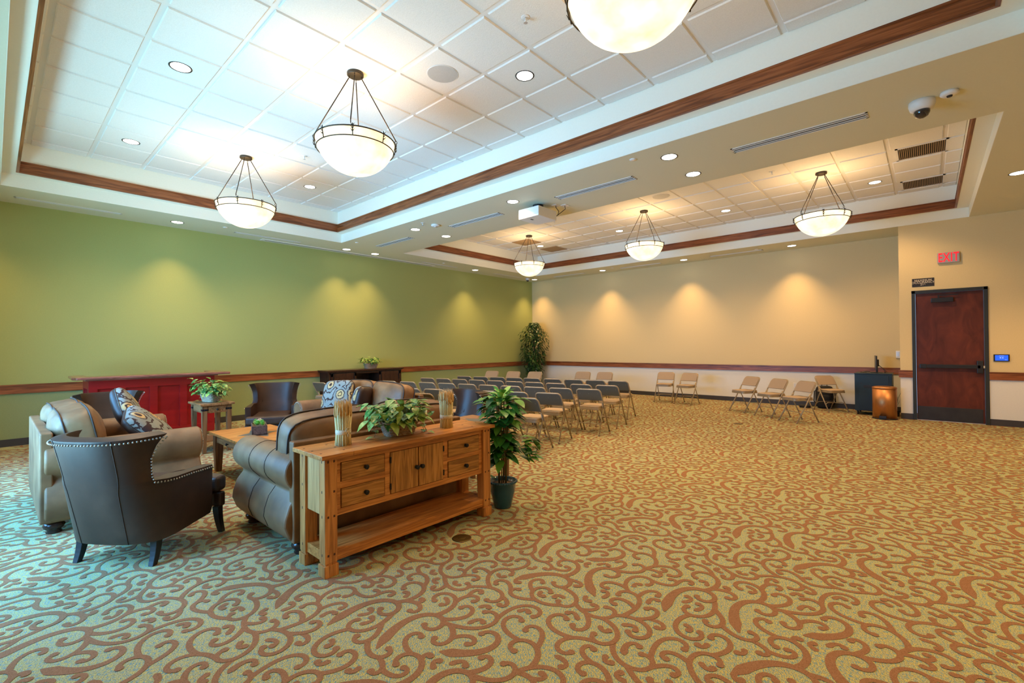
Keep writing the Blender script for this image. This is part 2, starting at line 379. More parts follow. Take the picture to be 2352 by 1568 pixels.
def build_floor():
    bm = NB(); X0, X1, Y0, Y1 = -.1, XMAX+.1, WY-.1, .1
    bx(bm, X0, X1, Y0, Y1, -.12, 0, 0)
    strokes, T = scroll_tile(); KS = .84; T *= KS; strokes = [[(x*KS, y*KS, th, w*KS) for x, y, th, w in st] for st in strokes]
    base = []
    for st in strokes:
        L = []; R_ = []
        for x, y, th, w in st:
            nx, ny = -math.sin(th)*w/2, math.cos(th)*w/2; L.append((x+nx, y+ny)); R_.append((x-nx, y-ny))
        base.append((L, R_, st[-1]))
    tv = []; tf = []; tz = []
    for ki, (L, R_, e) in enumerate(base):
        o = len(tv)
        for a, b in zip(L, R_): tv += [a, b]
        tf += [(o+2*i, o+2*i+1, o+2*i+3, o+2*i+2) for i in range(len(L)-1)]
        o = len(tv); tv += [(e[0]+.0185*math.cos(a*PI/4), e[1]+.0185*math.sin(a*PI/4)) for a in range(8)]; tf.append(tuple(range(o, o+8)))
        zk = .00012*(ki % 7); tz += [zk+.0008*(q//2)/len(L) for q in range(2*len(L))]+[zk+.0010]*8
    # into one mesh
    me = bpy.data.meshes.new('floor'); bm.to_mesh(me); bm.free()
    verts = [tuple(v.co) for v in me.vertices]; faces = [tuple(p.vertices) for p in me.polygons]; nb = len(faces)
    for i in range(0, int(XMAX/T)+1):
        for j in range(0, int(-WY/T)+1):
            o = len(verts); ox, oy = i*T, -(j+1)*T
            h = .0010+.0002*((i+j) % 2)
            ok = [(.02 < x+ox < XMAX-.02) and (WY+.02 < y+oy < -.02) for x, y in tv]
            verts += [(x+ox, y+oy, h+z) for (x, y), z in zip(tv, tz)]
            faces += [tuple(o+k for k in f) for f in tf if all(ok[k] for k in f)]
    me2 = bpy.data.meshes.new('floor'); me2.from_pydata(verts, [], faces)
    me2.materials.append(M['carpet']); me2.materials.append(M['scroll'])
    me2.polygons.foreach_set('material_index', [0]*nb+[1]*(len(faces)-nb)); me2.update()
    o = bpy.data.objects.new('floor', me2); COL.objects.link(o); o['kind'] = 'structure'; o['label'] = 'patterned carpet with brown scrolls on a flecked olive ground'
build_floor()

# ------------------------------------------------------------------ ceiling
T1 = dict(x0=1.015, x1=10.84, y0=-12.48, y1=-7.607); T2 = dict(x0=1.015, x1=10.84, y0=-6.058, y1=DW)
U1 = dict(x0=1.145, x1=10.68, y0=-12.34, y1=-7.757); U2_ = dict(x0=1.145, x1=10.68, y0=-5.93, y1=-1.10)
def quad(bm, pts, mi=0):
    f = bm.faces.new([bm.verts.new(p) for p in pts]); f.material_index = mi; return f
bm = NB()
TOP = 4.6
# soffit slabs around the two trays (solid blocks from H up)
bx(bm, -.1, T1['x0'], WY-.1, .1, H, TOP, 0); bx(bm, T1['x1'], XMAX+.1, WY-.1, .1, H, TOP, 0)
bx(bm, T1['x0'], T1['x1'], WY-.1, T1['y0'], H, TOP, 0); bx(bm, T1['x0'], T1['x1'], T1['y1'], T2['y0'], H, TOP, 0)
bx(bm, T1['x0'], T1['x1'], DW, .1, H, TOP, 0)
for T, V in ((T1, U1), (T2, U2_)):
    e = .004   # pale fascia skins
    bx(bm, T['x0'], T['x0']+e, T['y0'], T['y1'], H+.001, Z1, 1); bx(bm, T['x1']-e, T['x1'], T['y0'], T['y1'], H+.001, Z1, 1)
    bx(bm, T['x0'], T['x1'], T['y0'], T['y0']+e, H+.001, Z1, 1); bx(bm, T['x0'], T['x1'], T['y1']-e, T['y1'], H+.001, Z1, 1)
    # ledge blocks
    bx(bm, T['x0'], V['x0'], T['y0'], T['y1'], Z1, TOP, 1); bx(bm, V['x1'], T['x1'], T['y0'], T['y1'], Z1, TOP, 1)
    bx(bm, V['x0'], V['x1'], T['y0'], V['y0'], Z1, TOP, 1); bx(bm, V['x0'], V['x1'], V['y1'], T['y1'], Z1, TOP, 1)
    bx(bm, V['x0'], V['x1'], V['y0'], V['y1'], Z3+.014, Z3+.05, 3)
struct('ceiling', bm, [M['soffit'], M['fascia'], M['tile'], M['grid']], 'cream ceiling with two recessed trays and a dropped beam between them')
def tiles(V, gx, gy, holes, lab):
    # lay-in tiles with bevelled edges dropping below a recessed grid
    bm = NB(); P = .6116; g = .022; d = .013
    xs = []; x = gx
    while x > V['x0']: x -= P
    while x < V['x1']: xs.append(x); x += P
    ys = []; y = gy
    while y > V['y0']: y -= P
    while y < V['y1']: ys.append(y); y += P
    for x in xs:
        for y in ys:
            a, b, c, e = max(x+g, V['x0']+.004), min(x+P-g, V['x1']-.004), max(y+g, V['y0']+.004), min(y+P-g, V['y1']-.004)
            if b-a < .03 or e-c < .03: continue
            if any(abs((x+P/2)-hx) < .3 and abs((y+P/2)-hy) < .3 for hx, hy in holes): continue
            i = .008
            top = [(a, c), (b, c), (b, e), (a, e)]; bot = [(a+i, c+i), (b-i, c+i), (b-i, e-i), (a+i, e-i)]
            A = [bm.verts.new((u, v, Z3+d)) for u, v in top]; B = [bm.verts.new((u, v, Z3)) for u, v in bot]
            for k in range(4): bm.faces.new((A[k], A[(k+1) % 4], B[(k+1) % 4], B[k]))
            bm.faces.new(B)
    struct('ceiling', bm, M['tile'], lab)
RET = [(2.17, -2.87), (2.17, -1.65)]; GRL = [(10.23, -3.50), (10.23, -1.65)]
tiles(U1, 5.05, -9.165, [], 'white acoustic tile ceiling of the nearer, larger tray')
tiles(U2_, 6.194, -1.955, RET+GRL, 'white acoustic tile ceiling of the tray over the folding chairs')
# crown boards: stained trim around each tray
def trimrun(name, V, lab):
    prof = [(0, 0), (.03, 0), (.03, .012), (.022, .018), (.022, .03), (.018, .035), (.016, .135), (.026, .142), (.026, Z2-Z1), (0, Z2-Z1)]
    x0, x1, y0, y1 = V['x0'], V['x1'], V['y0'], V['y1']
    for side in range(4):
        bm = NB()
        def mitre(u, v):
            return {0: [(x0+u, y0+u), (x1-u, y0+u)], 1: [(x0+u, y1-u), (x1-u, y1-u)], 2: [(x0+u, y0+u), (x0+u, y1-u)], 3: [(x1-u, y0+u), (x1-u, y1-u)]}[side]
        A = []; B = []
        for u, v in prof:
            p, q = mitre(u, v); A.append(bm.verts.new((*p, Z1-.002+v))); B.append(bm.verts.new((*q, Z1-.002+v)))
        n = len(prof)
        for k in range(n): bm.faces.new((A[k], A[(k+1) % n], B[(k+1) % n], B[k]))
        bm.faces.new(A[::-1]); bm.faces.new(B)
        global TN
        struct('trim_%d' % TN, bm, M['trimwood'] if side < 2 else M['trimwood_y'], lab+[' on the side by the windows', ' on the side away from the windows', ' at the green wall end', ' at the door end'][side]); TN += 1
TN = 1
trimrun('trim', U1, 'stained wood crown board of the larger ceiling tray'); trimrun('trim', U2_, 'stained wood crown board of the smaller ceiling tray')

# ------------------------------------------------------------------ walls
RAIL0, RAIL1 = .785, .922
def wall(name, x0, x1, y0, y1, up, low, lab, holes=None, axis='x'):
    bm = NB()
    if not holes:
        bx(bm, x0, x1, y0, y1, 0, RAIL0+.05, 1); bx(bm, x0, x1, y0, y1, RAIL0+.05, H+.02, 0)
    return struct(name, bm, [M[up], M[low]], lab)
wall('wall_left', -.15, 0, WY-.15, .15, 'green', 'green_low', 'long green accent wall')
wall('wall_back', 0, XS, 0, .15, 'tan', 'tan_low', 'tan wall behind the rows of chairs')
bm = NB()
DL, DR, DH = 10.045, 11.052, 2.41
for z0, z1, mi in ((0, RAIL0+.05, 1), (RAIL0+.05, H+.3, 0)):
    a = NB
    bx(bm, XS, DL, DW, .15, z0, z1, mi); bx(bm, DR, XMAX, DW, DW+.2, z0, z1, mi)
bx(bm, DL, DR, DW, DW+.2, DH, H+.2, 0)
struct('wall_right', bm, [M['tan'], M['tan_low']], 'tan wall holding the exit door')
wall('wall_side', XMAX, XMAX+.15, WY-.15, .15, 'tan', 'tan_low', 'tan side wall beyond the door')
# near wall with the windows
bm = NB(); xs = [-.0]+[v for ab in WIN for v in ab]+[XMAX]
for k in range(0, len(xs), 2): bx(bm, xs[k], xs[k+1], WY-.2, WY, 0, H, 0)
for a, b in WIN: bx(bm, a, b, WY-.2, WY, 0, WSILL, 0); bx(bm, a, b, WY-.2, WY, WHEAD, H, 0)
struct('wall_front', bm, M['tan'], 'wall of tall windows')
for k, (a, b) in enumerate(WIN):
    bm = NB(); t = .05
    bx(bm, a, a+t, WY-.08, WY+.01, WSILL, WHEAD); bx(bm, b-t, b, WY-.08, WY+.01, WSILL, WHEAD)
    bx(bm, a, b, WY-.08, WY+.01, WSILL, WSILL+t); bx(bm, a, b, WY-.08, WY+.01, WHEAD-t, WHEAD); bx(bm, (a+b)/2-.02, (a+b)/2+.02, WY-.07, WY, WSILL, WHEAD)
    w = struct('window_%d' % (k+1), bm, M['doorframe'], 'tall dark framed window')
    bm = NB(); bx(bm, a+t, b-t, WY-.045, WY-.04, WSILL+t, WHEAD-t); struct('pane', bm, M['glass'], parent=w)
# chair rails and baseboards
def rail(name, pts, side, lab, h0, h1, th, m, lip=True):
    (xa, ya), (xb, yb) = pts; bm = NB(); nx, ny = side
    def seg(t, z0, z1):
        if nx: bx(bm, xa, xa+nx*t, ya, yb, z0, z1, 0, .003)
        else: bx(bm, xa, xb, ya, ya+ny*t, z0, z1, 0, .003)
    seg(th, h0, h1)
    if lip: seg(th+.008, h1-.018, h1)
    struct(name, bm, m, lab)
TR = TN
def nexttrim():
    global TN
    TN += 1; return 'trim_%d' % (TN-1)
rail(nexttrim(), ((0, WY), (0, 0)), (1, 0), 'stained wood chair rail on the green wall', RAIL0, RAIL1, .022, M['trimwood_y'])
rail(nexttrim(), ((.022, 0), (XS, 0)), (0, -1), 'stained wood chair rail on the tan wall', RAIL0, RAIL1, .022, M['trimwood'])
rail(nexttrim(), ((XS-.022, DW), (DL, DW)), (0, -1), 'short stained wood chair rail left of the door', RAIL0, RAIL1, .022, M['trimwood'])
rail(nexttrim(), ((DR, DW), (XMAX, DW)), (0, -1), 'stained wood chair rail right of the door', RAIL0, RAIL1, .022, M['trimwood'])
rail('baseboard_left', ((0, WY), (0, 0)), (1, 0), 'dark rubber base along the green wall', 0, .11, .008, M['base'], False)
rail('baseboard_back', ((.01, 0), (XS, 0)), (0, -1), 'dark rubber base along the tan wall', 0, .11, .008, M['base'], False)
rail('baseboard_right', ((XS, DW), (DL, DW)), (0, -1), 'dark rubber base left of the door', 0, .11, .008, M['base'], False)
rail('baseboard_side', ((DR, DW), (XMAX, DW)), (0, -1), 'dark rubber base right of the door', 0, .11, .008, M['base'], False)

# ------------------------------------------------------------------ door
bm = NB(); t = .052
bx(bm, DL, DL+t, DW-.02, DW+.12, 0, DH, 0, .003); bx(bm, DR-t, DR, DW-.02, DW+.12, 0, DH, 0, .003); bx(bm, DL, DR, DW-.02, DW+.12, DH-t, DH, 0, .003)
door = struct('door_1', bm, M['doorframe'], 'mahogany exit door in a dark metal frame')
bm = NB(); bx(bm, DL+t+.003, DR-t-.003, DW+.02, DW+.065, .012, DH-t-.003, 0, .002); struct('door_leaf', bm, M['door_wood'], parent=door)
bm = NB(); bx(bm, DL+t+.015, DR-t-.03, DW+.012, DW+.02, .02, .262, 0, .002); struct('kick_plate', bm, M['kick'], parent=door)
bm = NB(); bx(bm, 10.142, 10.95, DW-.045, DW-.005, .975, 1.04, 0, .008); bx(bm, 10.15, 10.24, DW-.05, DW+.02, .967, 1.045, 0, .008); bx(bm, 10.9, 10.98, DW-.045, DW+.02, .895, 1.115, 0, .01)
bx(bm, 10.44, 10.455, DW-.05, DW-.004, .972, 1.043)
pb = struct('panic_bar', bm, M['black'], parent=door)
bm = NB(); bx(bm, 10.98, 11.0, DW-.02, DW+.02, .985, 1.025, 0, .003); obj('latch', bm, M['alu'], pb)
bm = NB(); bx(bm, 10.315, 10.617, DW-.035, DW+.02, 2.175, 2.255, 0, .008); bx(bm, 10.40, 10.68, DW-.02, DW-.005, 2.29, 2.305, 0, 0); bx(bm, 10.41, 10.43, DW-.025, DW, 2.25, 2.3, 0, 0)
struct('door_closer', bm, M['black'], parent=door)
bm = NB(); bx(bm, DL+t, DR-t, DW+.02, DW+.10, 0, .010, 0); struct('threshold', bm, M['alu'], parent=door)

# ------------------------------------------------------------------ lettering
def text_mesh(name, txt, size, loc, m, parent, rz=0, ext=.002, align='CENTER', sx=1, rx=PI/2, bold=0, space=1, space_c=1):
    cu = bpy.data.curves.new(name, 'FONT'); cu.body = txt; cu.size = size; cu.extrude = ext; cu.align_x = align; cu.align_y = 'CENTER'; cu.offset = bold; cu.space_line = space; cu.space_character = space_c
    t = bpy.data.objects.new('tmp_text', cu); COL.objects.link(t)
    dg = bpy.context.evaluated_depsgraph_get(); me = bpy.data.meshes.new_from_object(t.evaluated_get(dg)); bpy.data.objects.remove(t); me.name = name
    me.transform(Matrix.Translation(loc) @ Euler((rx, 0, rz)).to_matrix().to_4x4() @ Matrix.Diagonal((sx, 1, 1, 1)))
    me.materials.clear(); me.materials.append(m)
    o = bpy.data.objects.new(name, me); COL.objects.link(o); o.parent = parent; return o
ex = thing('exit_sign', 'grey lit sign with red letters high above the exit door', 'sign', (10.56, DW, 2.972))
bm = NB(); bx(bm, -.148, .148, -.045, 0, -.095, .095, 0, .014); obj('housing', bm, M['exit_body'], ex)
text_mesh('lettering', 'EXIT', .225, (0.0, -.046, -.002), M['exit_red'], ex, bold=.003, sx=.56, ext=.002, space_c=1.10)
oc = thing('occupancy_sign', 'small black plaque above the door with cream lettering', 'sign', (10.211, DW, 2.558))
bm = NB(); bx(bm, -.155, .155, -.006, 0, -.077, .077, 0, .001); obj('plaque', bm, M['sign_black'], oc)
text_mesh('lettering', 'MAXIMUM\nOCCUPANCY\n216', .052, (0, -.007, 0), M['sign_txt'], oc, ext=.001, bold=.0012, space=.72)
tp = thing('touch_panel', 'small black touch screen glowing blue right of the door', 'screen', (11.201, DW, 1.168))
bm = NB(); bx(bm, -.096, .096, -.02, 0, -.06, .06, 0, .004); obj('bezel', bm, M['blackpl'], tp)
bm = NB(); bx(bm, -.078, .078, -.022, -.019, -.046, .046, 0); sc_ = obj('display', bm, M['screen_blue'], tp)
bm = NB(); bx(bm, -.03, .03, -.0235, -.0215, .030, .034); bx(bm, -.022, -.006, -.0235, -.0215, -.004, .006); bx(bm, .006, .022, -.0235, -.0215, -.004, .006); bx(bm, .04, .06, -.0235, -.0215, -.034, -.031)
obj('lettering', bm, M['screen_txt'], sc_)
sw = thing('wall_switch', 'white wall controller beside the corner left of the door', 'switch', (9.80, 0, 1.2))
bm = NB(); bx(bm, -.035, .035, -.03, 0, -.075, .075, 0, .008); obj('cover', bm, M['white_pl'], sw)
bm = NB(); bx(bm, -.02, .02, -.033, -.029, -.04, .05, 0, .003); obj('rocker', bm, M['alu'], sw)
for k, (x, z, lb) in enumerate([(2.652, .414, 'white outlet plate low on the tan wall behind the facing chairs'), (7.93, .47, 'white outlet plate low on the tan wall behind the four angled chairs')]):
    ot = thing('wall_outlet', lb, 'outlet', (x, 0, z))
    bm = NB(); bx(bm, -.036, .036, -.006, 0, -.058, .058, 0, .003); obj('plate', bm, M['white_pl'], ot)
    bm = NB()
    for zz in (-.022, .022): bx(bm, -.015, .015, -.008, -.005, zz-.013, zz+.013, 0, .002)
    obj('socket', bm, M['alu'], ot)

# ------------------------------------------------------------------ ceiling fittings
def spot(x, y, z, w, ang=105, blend=.6):
    l = bpy.data.lights.new('lamp_light', 'SPOT'); l.energy = w; l.spot_size = math.radians(ang); l.spot_blend = blend; l.color = LAMP_COL; l.shadow_soft_size = .05
    o = bpy.data.objects.new('lamp_light', l); COL.objects.link(o); o.location = (x, y, z); return o
dl_src = [None]
def downlight(x, y, z, lab, grp, w=SPOT_W, ang=128, blend=.5):
    if dl_src[0] is None:
        t = thing('recessed_downlight', lab, 'ceiling light', (x, y, z), 0, grp)
        bm = NB(); lathe(bm, [(.083, .0), (.092, -.004), (.098, -.003), (.100, .0)], 32); obj('trim_ring', bm, M['doorframe'], t)
        bm = NB(); lathe(bm, [(.083, .002), (.084, -.0015), (.001, -.0025)], 32); lens = obj('lens', bm, M['lens'], t)
        dl_src[0] = t
    else: t = dup(dl_src[0], (x, y, z), 0, lab, grp)
    spot(x, y, z-.012, w, ang, blend)
for x, y, lab in [(4.74, -11.30, 'recessed downlight in the near tray, front pair, nearer the camera'), (2.26, -11.30, 'recessed downlight in the near tray close to its green wall end, window side'),
                  (2.26, -8.855, 'recessed downlight in the near tray behind the smallest-looking near pendant'), (7.174, -8.86, 'recessed downlight in the near tray right of the round speaker')]:
    downlight(x, y, Z3, lab, 'downlights in the larger tray')
for x, lab in [(2.17, 'leftmost'), (4.642, 'second from the left'), (7.131, 'third from the left'), (9.61, 'rightmost, beside the black grilles')]:
    downlight(x, -2.263, Z3, 'recessed downlight in the far tray, '+lab, 'downlights in the smaller tray')
for x in (3.06, 5.53, 8.01):
    nm = {3.06: 'left of the projector', 5.53: 'beside the projector', 8.01: 'right of the projector, nearest the camera'}[x]
    for y, q in ((-7.21, 'window side'), (-6.458, 'chair side')):
        downlight(x, y, H, 'recessed downlight in the beam '+nm+', '+q, 'downlights in the beam', w=SPOT_W*.7)
WALLW = 190
for y, lab in [(-10.384, 'alone above the red bar'), (-7.198, 'first of the pair above the dark media console'), (-6.47, 'second of the pair above the dark media console'), (-3.181, 'between the two far slot vents'), (-.446, 'in the corner beside the dome camera')]:
    downlight(.475, y, H, 'recessed downlight washing the green wall, '+lab, 'wall washers', w=WALLW*(.72 if y < -10 else .9), ang=88, blend=.9)
downlight(.49, -12.80, H, 'recessed downlight at the window end of the green wall', 'wall washers', w=WALLW*.4, ang=88, blend=.9)
for x, lab in [(3.09, 'left of three'), (5.522, 'middle of three'), (7.992, 'right of three')]:
    downlight(x, -.465, H, 'recessed downlight washing the tan wall, '+lab, 'wall washers', w=WALLW, ang=88, blend=.9)
downlight(11.184, -3.551, H, 'recessed downlight at the right edge of the picture by the door side', 'wall washers', w=SPOT_W)
downlight(11.6, -9.0, H, 'recessed downlight over the open carpet on the door side', 'wall washers', w=SPOT_W)

for x, y, lab in ((12.3, -3.55, 'nearest the door wall'), (12.3, -7.0, 'farther from the door wall'), (11.7, -11.6, 'behind the camera side')): downlight(x, y, H, 'added fill downlight out of view at the right, '+lab, 'wall washers', w=SPOT_W)  # unseen downlights, added to brighten the door wall and right foreground carpet
def spk(x, y, lab):
    t = thing('ceiling_speaker', lab, 'speaker', (x, y, Z3))
    bm = NB(); lathe(bm, [(.150, .002), (.156, -.006), (.162, 0)], 40); obj('rim', bm, M['white_pl'], t)
    bm = NB(); lathe(bm, [(.150, .003), (.152, -.004), (.001, -.0048)], 40, smooth=False); obj('grille', bm, noisy('perforated_grille', [(.4, (.46, .48, .48)), (.6, (.56, .58, .58))], 300, rough=.6), t)
spk(6.573, -9.458, 'round white ceiling speaker in the near tray'); spk(6.534, -4.116, 'round ceiling speaker in the far tray')
def sprinkler(x, y, z, lab):
    t = thing('sprinkler', lab, 'sprinkler', (x, y, z))
    bm = NB(); lathe(bm, [(0, -.003), (.030, -.003), (.040, 0)], 24); obj('escutcheon', bm, M['white_pl'], t)
    bm = NB(); lathe(bm, [(.009, 0), (.009, -.03), (.004, -.032), (.004, -.045), (.018, -.046), (.018, -.049)], 12); obj('head', bm, M['alu'], t)
for x, y, z, lab in [(7.735, -9.513, Z3, 'sprinkler head in the near tray left of the largest pendant'), (3.496, -9.506, Z3, 'sprinkler head in the near tray between two pendants'),
                     (4.045, -4.121, Z3, 'sprinkler head in the far tray beside the projector'), (8.405, -4.079, Z3, 'sprinkler head in the far tray near the black grilles'), (3.538, -7.402, H, 'sprinkler head in the beam beside the smoke detector')]:
    sprinkler(x, y, z, lab)
def cap(x, y, lab):
    bm = NB(); lathe(bm, [(0, -.010), (.036, -.009), (.042, -.002), (.042, 0)], 24)
    o = obj('concealed_sprinkler', bm, M['white_pl']); o.location = (x, y, H); tag(o, lab, 'sprinkler')
for x, y, lab in [(.691, -9.698, 'white concealed sprinkler cap near the green wall above the armchair'), (7.662, -7.439, 'white concealed sprinkler cap in the beam left of a downlight'), (1.272, -7.395, 'white concealed sprinkler cap by the corner of the near tray'),
                  (.70, -4.55, 'white concealed sprinkler cap by a slot vent near the far green wall'), (7.3, -.62, 'white concealed sprinkler cap near the tan wall by the right washer'), (3.55, -.70, 'white concealed sprinkler cap near the tan wall, left')]:
    cap(x, y, lab)
# pendants
clip_me = [None]
def pendant(x, y, lab):
    t = thing('bowl_pendant', lab, 'pendant light', (x, y, Z3), 0, 'alabaster bowl pendants')
    zr = 3.53-Z3; rr = .385
    bm = NB(); lathe(bm, [(0, 0), (.078, 0), (.082, -.008), (.082, -.028), (.074, -.034), (0, -.034)], 28); obj('ceiling_canopy', bm, M['canopy'], t)
    prof = []
    for k in range(15):
        a = k/14; ang = a*PI/2; prof.append((rr*math.sin(ang*.92)/math.sin(PI/2*.92) if a else .001, zr-.325+.325*(1-math.cos(ang*.92))/(1-math.cos(PI/2*.92))))
    inner = [(r*.97, z+.012) for r, z in prof[::-1]]
    bm = NB(); lathe(bm, prof+inner, 48); obj('bowl', bm, M['bowl'], t)
    bm = NB(); tube(bm, [(.393*math.cos(2*PI*k/48), .393*math.sin(2*PI*k/48), zr) for k in range(48)], .0065, 6, closed=True)
    tube(bm, [(.377*math.cos(2*PI*k/48), .377*math.sin(2*PI*k/48), zr-.085) for k in range(48)], .0055, 6, closed=True)
    obj('rim_band', bm, M['bronze'], t)
    for k in range(8):
        a = 2*PI*(k+.25)/8
        if clip_me[0] is None:
            bm = NB(); tube(bm, [(.398, 0, zr+.02), (.395, 0, zr-.03), (.383, 0, zr-.09)], .005, 6)
            for zz in (.008, -.018, -.045):
                for sg in (-1, 1): tube(bm, [(.397, 0, zr+zz-.012), (.408, sg*.018, zr+zz+.010)], [.005, .0015], 5)
            o = obj('leaf_clip', bm, M['bronze'], t); clip_me[0] = o.data
        else: o = bpy.data.objects.new('leaf_clip', clip_me[0]); COL.objects.link(o); o.parent = t
        o.rotation_euler = (0, 0, a)
    for k in range(4):
        a = 2*PI*k/4+PI*.30; c, s = math.cos(a), math.sin(a); bm = NB()
        tube(bm, [(.06*c, .06*s, -.034), (.063*c, .063*s, -.06)], .004, 6)
        tube(bm, [(.066*c, .066*s, -.06), (.40*c, .40*s, zr+.05)], .0055, 8)
        tube(bm, [(.40*c+.012*math.cos(q)*c, .40*s+.012*math.cos(q)*s, zr+.035+.014*math.sin(q)) for q in [2*PI*j/12 for j in range(12)]], .0035, 6, closed=True)
        obj('suspension_rod', bm, M['bronze'], t)
    l = bpy.data.lights.new('pendant_bulb', 'POINT'); l.energy = PEND_W; l.color = LAMP_COL; l.shadow_soft_size = .10
    o = bpy.data.objects.new('pendant_bulb', l); COL.objects.link(o); o.location = (x, y, 3.53+.02)
    return t
pendant(5.927, -10.073, 'lit alabaster bowl pendant on four rods in the near tray, middle one'); pendant(2.845, -10.071, 'lit alabaster bowl pendant in the near tray closest to the green wall')
pendant(9.01, -10.073, 'largest-looking lit alabaster bowl pendant cut by the top edge of the picture')
pendant(2.739, -3.45, 'lit alabaster bowl pendant in the far tray, leftmost by the corner'); pendant(5.87, -3.46, 'lit alabaster bowl pendant in the far tray, middle one'); pendant(8.993, -3.47, 'lit alabaster bowl pendant in the far tray, rightmost by the grilles')
# slot vents
def slotvent(name, x0, x1, y0, y1, lab, n=2, z=H):
    cx, cy = (x0+x1)/2, (y0+y1)/2; t = thing(name, lab, 'air vent', (cx, cy, z), 0, 'linear slot vents')
    L, Wd = x1-x0, y1-y0; alx = L > Wd; bm = NB()
    def b(a0, a1, b0, b1, z0, z1, bmm, mi=0):
        if alx: bx(bmm, a0, a1, b0, b1, z0, z1, mi)
        else: bx(bmm, b0, b1, a0, a1, z0, z1, mi)
    a = max(L, Wd)/2; c = min(L, Wd)/2
    b(-a, a, -c, -c+.018, -.005, 0, bm); b(-a, a, c-.018, c, -.005, 0, bm); b(-a, -a+.02, -c, c, -.005, 0, bm); b(a-.02, a, -c, c, -.005, 0, bm)
    for k in range(1, n):
        q = -c+2*c*k/n; b(-a, a, q-.008, q+.008, -.005, 0, bm)
    obj('frame', bm, M['white_pl'], t)
    bm = NB(); b(-a+.02, a-.02, -c+.018, c-.018, -.0015, -.0005, bm); obj('slots', bm, M['slot'], t)
for x0, x1, lab in [(8.615, 9.86, 'nearest and largest-looking'), (6.13, 7.40, 'second from the right'), (3.70, 4.98, 'between projector and smoke detector'), (1.26, 2.48, 'leftmost')]:
    slotvent('slot_diffuser', x0, x1, -6.95, -6.80, 'long white slot vent in the beam, '+lab, 3)
for x0, x1, lab in [(1.265, 2.466, 'left'), (3.673, 4.905, 'middle'), (6.183, 7.398, 'right')]:
    slotvent('slot_diffuser', x0, x1, -.50, -.41, 'slot vent in the soffit along the tan wall, '+lab, 2)
for y0, y1, lab in [(-12.342, -11.13, 'above the left end of the bar'), (-9.468, -8.215, 'beside the screen slot'), (-5.07, -3.85, 'just past the screen slot'), (-2.35, -1.08, 'nearest the corner')]:
    slotvent('slot_diffuser', .38, .47, y0, y1, 'slot vent in the soffit along the green wall, '+lab, 2)
t = thing('projection_screen_housing', 'long white recessed screen slot in the soffit beside the green wall', 'screen housing', (.17, -6.68, H))
bm = NB(); bx(bm, -.07, .07, -2.22, 2.22, -.012, 0, 0, .004); obj('case', bm, M['white_pl'], t)
bm = NB(); bx(bm, -.012, .012, -2.15, 2.15, -.0135, -.011); obj('slit', bm, M['slot'], t)
# returns and grilles in the far tray
for (x, y), lab in zip(RET, ('tan perforated return panel in the far tray behind the left pendant', 'tan perforated return panel in the far tray nearest the tan wall')):
    bm = NB(); bx(bm, x-.285, x+.285, y-.285, y+.285, Z3, Z3+.012, 0, .003); o = obj('return_air_vent', bm, M['perf']); tag(o, lab, 'air vent')
for (x, y), lab in zip(GRL, ('black slatted return grille in the far tray, window side one', 'black slatted return grille in the far tray, nearest the tan wall')):
    t = thing('return_grille', lab, 'air vent', (x, y, Z3))
    bm = NB(); w = .29
    bx(bm, -w, w, -w, -w+.03, -.002, .011); bx(bm, -w, w, w-.03, w, -.002, .011); bx(bm, -w, -w+.03, -w, w, -.002, .011); bx(bm, w-.03, w, -w, w, -.002, .011)
    obj('frame', bm, M['white_pl'], t)
    bm = NB(); bx(bm, -w+.03, w-.03, -w+.03, w-.03, .0095, .0105); obj('dark_opening', bm, M['slot'], t)
    bm = NB()
    for k in range(23): q = -w+.045+k*(2*w-.09)/22; bx(bm, q-.0035, q+.0035, -w+.03, w-.03, -.001, .009)
    obj('slats', bm, M['perf'], t)
# dome camera, detectors, corner camera, projector
def dome(x, y, r, lab):
    t = thing('dome_camera', lab, 'security camera', (x, y, H))
    bm = NB(); lathe(bm, [(0, 0), (r, 0), (r*1.02, -r*.35), (r*.9, -r*.75), (r*.62, -r*.92)], 28); obj('housing', bm, M['white_pl'], t)
    bm = NB(); lathe(bm, [(r*.64, -r*.86), (r*.62, -r*1.15), (r*.45, -r*1.45), (r*.2, -r*1.6), (0.001, -r*1.62)], 24); obj('dome', bm, mat('smoked_dome', (.01, .012, .02), .06, coat=1), t)
dome(10.25, -6.84, .095, 'white dome camera with black bubble on the beam near the right edge'); dome(.50, -.83, .07, 'small white dome camera in the far corner')
def detector(x, y, r, lab):
    t = thing('smoke_detector', lab, 'smoke detector', (x, y, H))
    bm = NB(); lathe(bm, [(0, 0), (r, 0), (r*1.05, -.02), (r*.8, -.034), (0.001, -.036)], 28); obj('body', bm, M['white_pl'], t)
    bm = NB(); lathe(bm, [(r*.35, -.035), (r*.3, -.045), (0.001, -.046)], 20); obj('sensor', bm, M['alu'] if r > .07 else M['black'], t)
detector(10.435, -6.895, .062, 'small round white ceiling sensor beside the dome camera'); detector(3.607, -7.171, .075, 'round white smoke detector on the beam beside the sprinkler head')
t = thing('ceiling_projector', 'white projector hanging under the beam with its cables', 'projector', (5.70, -6.80, H))
bm = NB(); bx(bm, -.21, .19, -.23, .23, -.235, -.085, 0, .012); bx(bm, -.20, .18, -.235, .235, -.20, -.19, 0, 0); obj('body', bm, M['white_pl'], t)
bm = NB(); lathe(bm, [(0.001, -.085), (.02, -.085), (.02, -.03), (.085, -.028), (.085, 0), (0.001, 0)], 20); bx(bm, -.16, .13, -.10, .10, -.088, -.076); tube(bm, [(-.14, -.2, -.08), (0, 0, -.06), (.12, .2, -.08)], .008, 6); obj('mount', bm, M['black'], t)
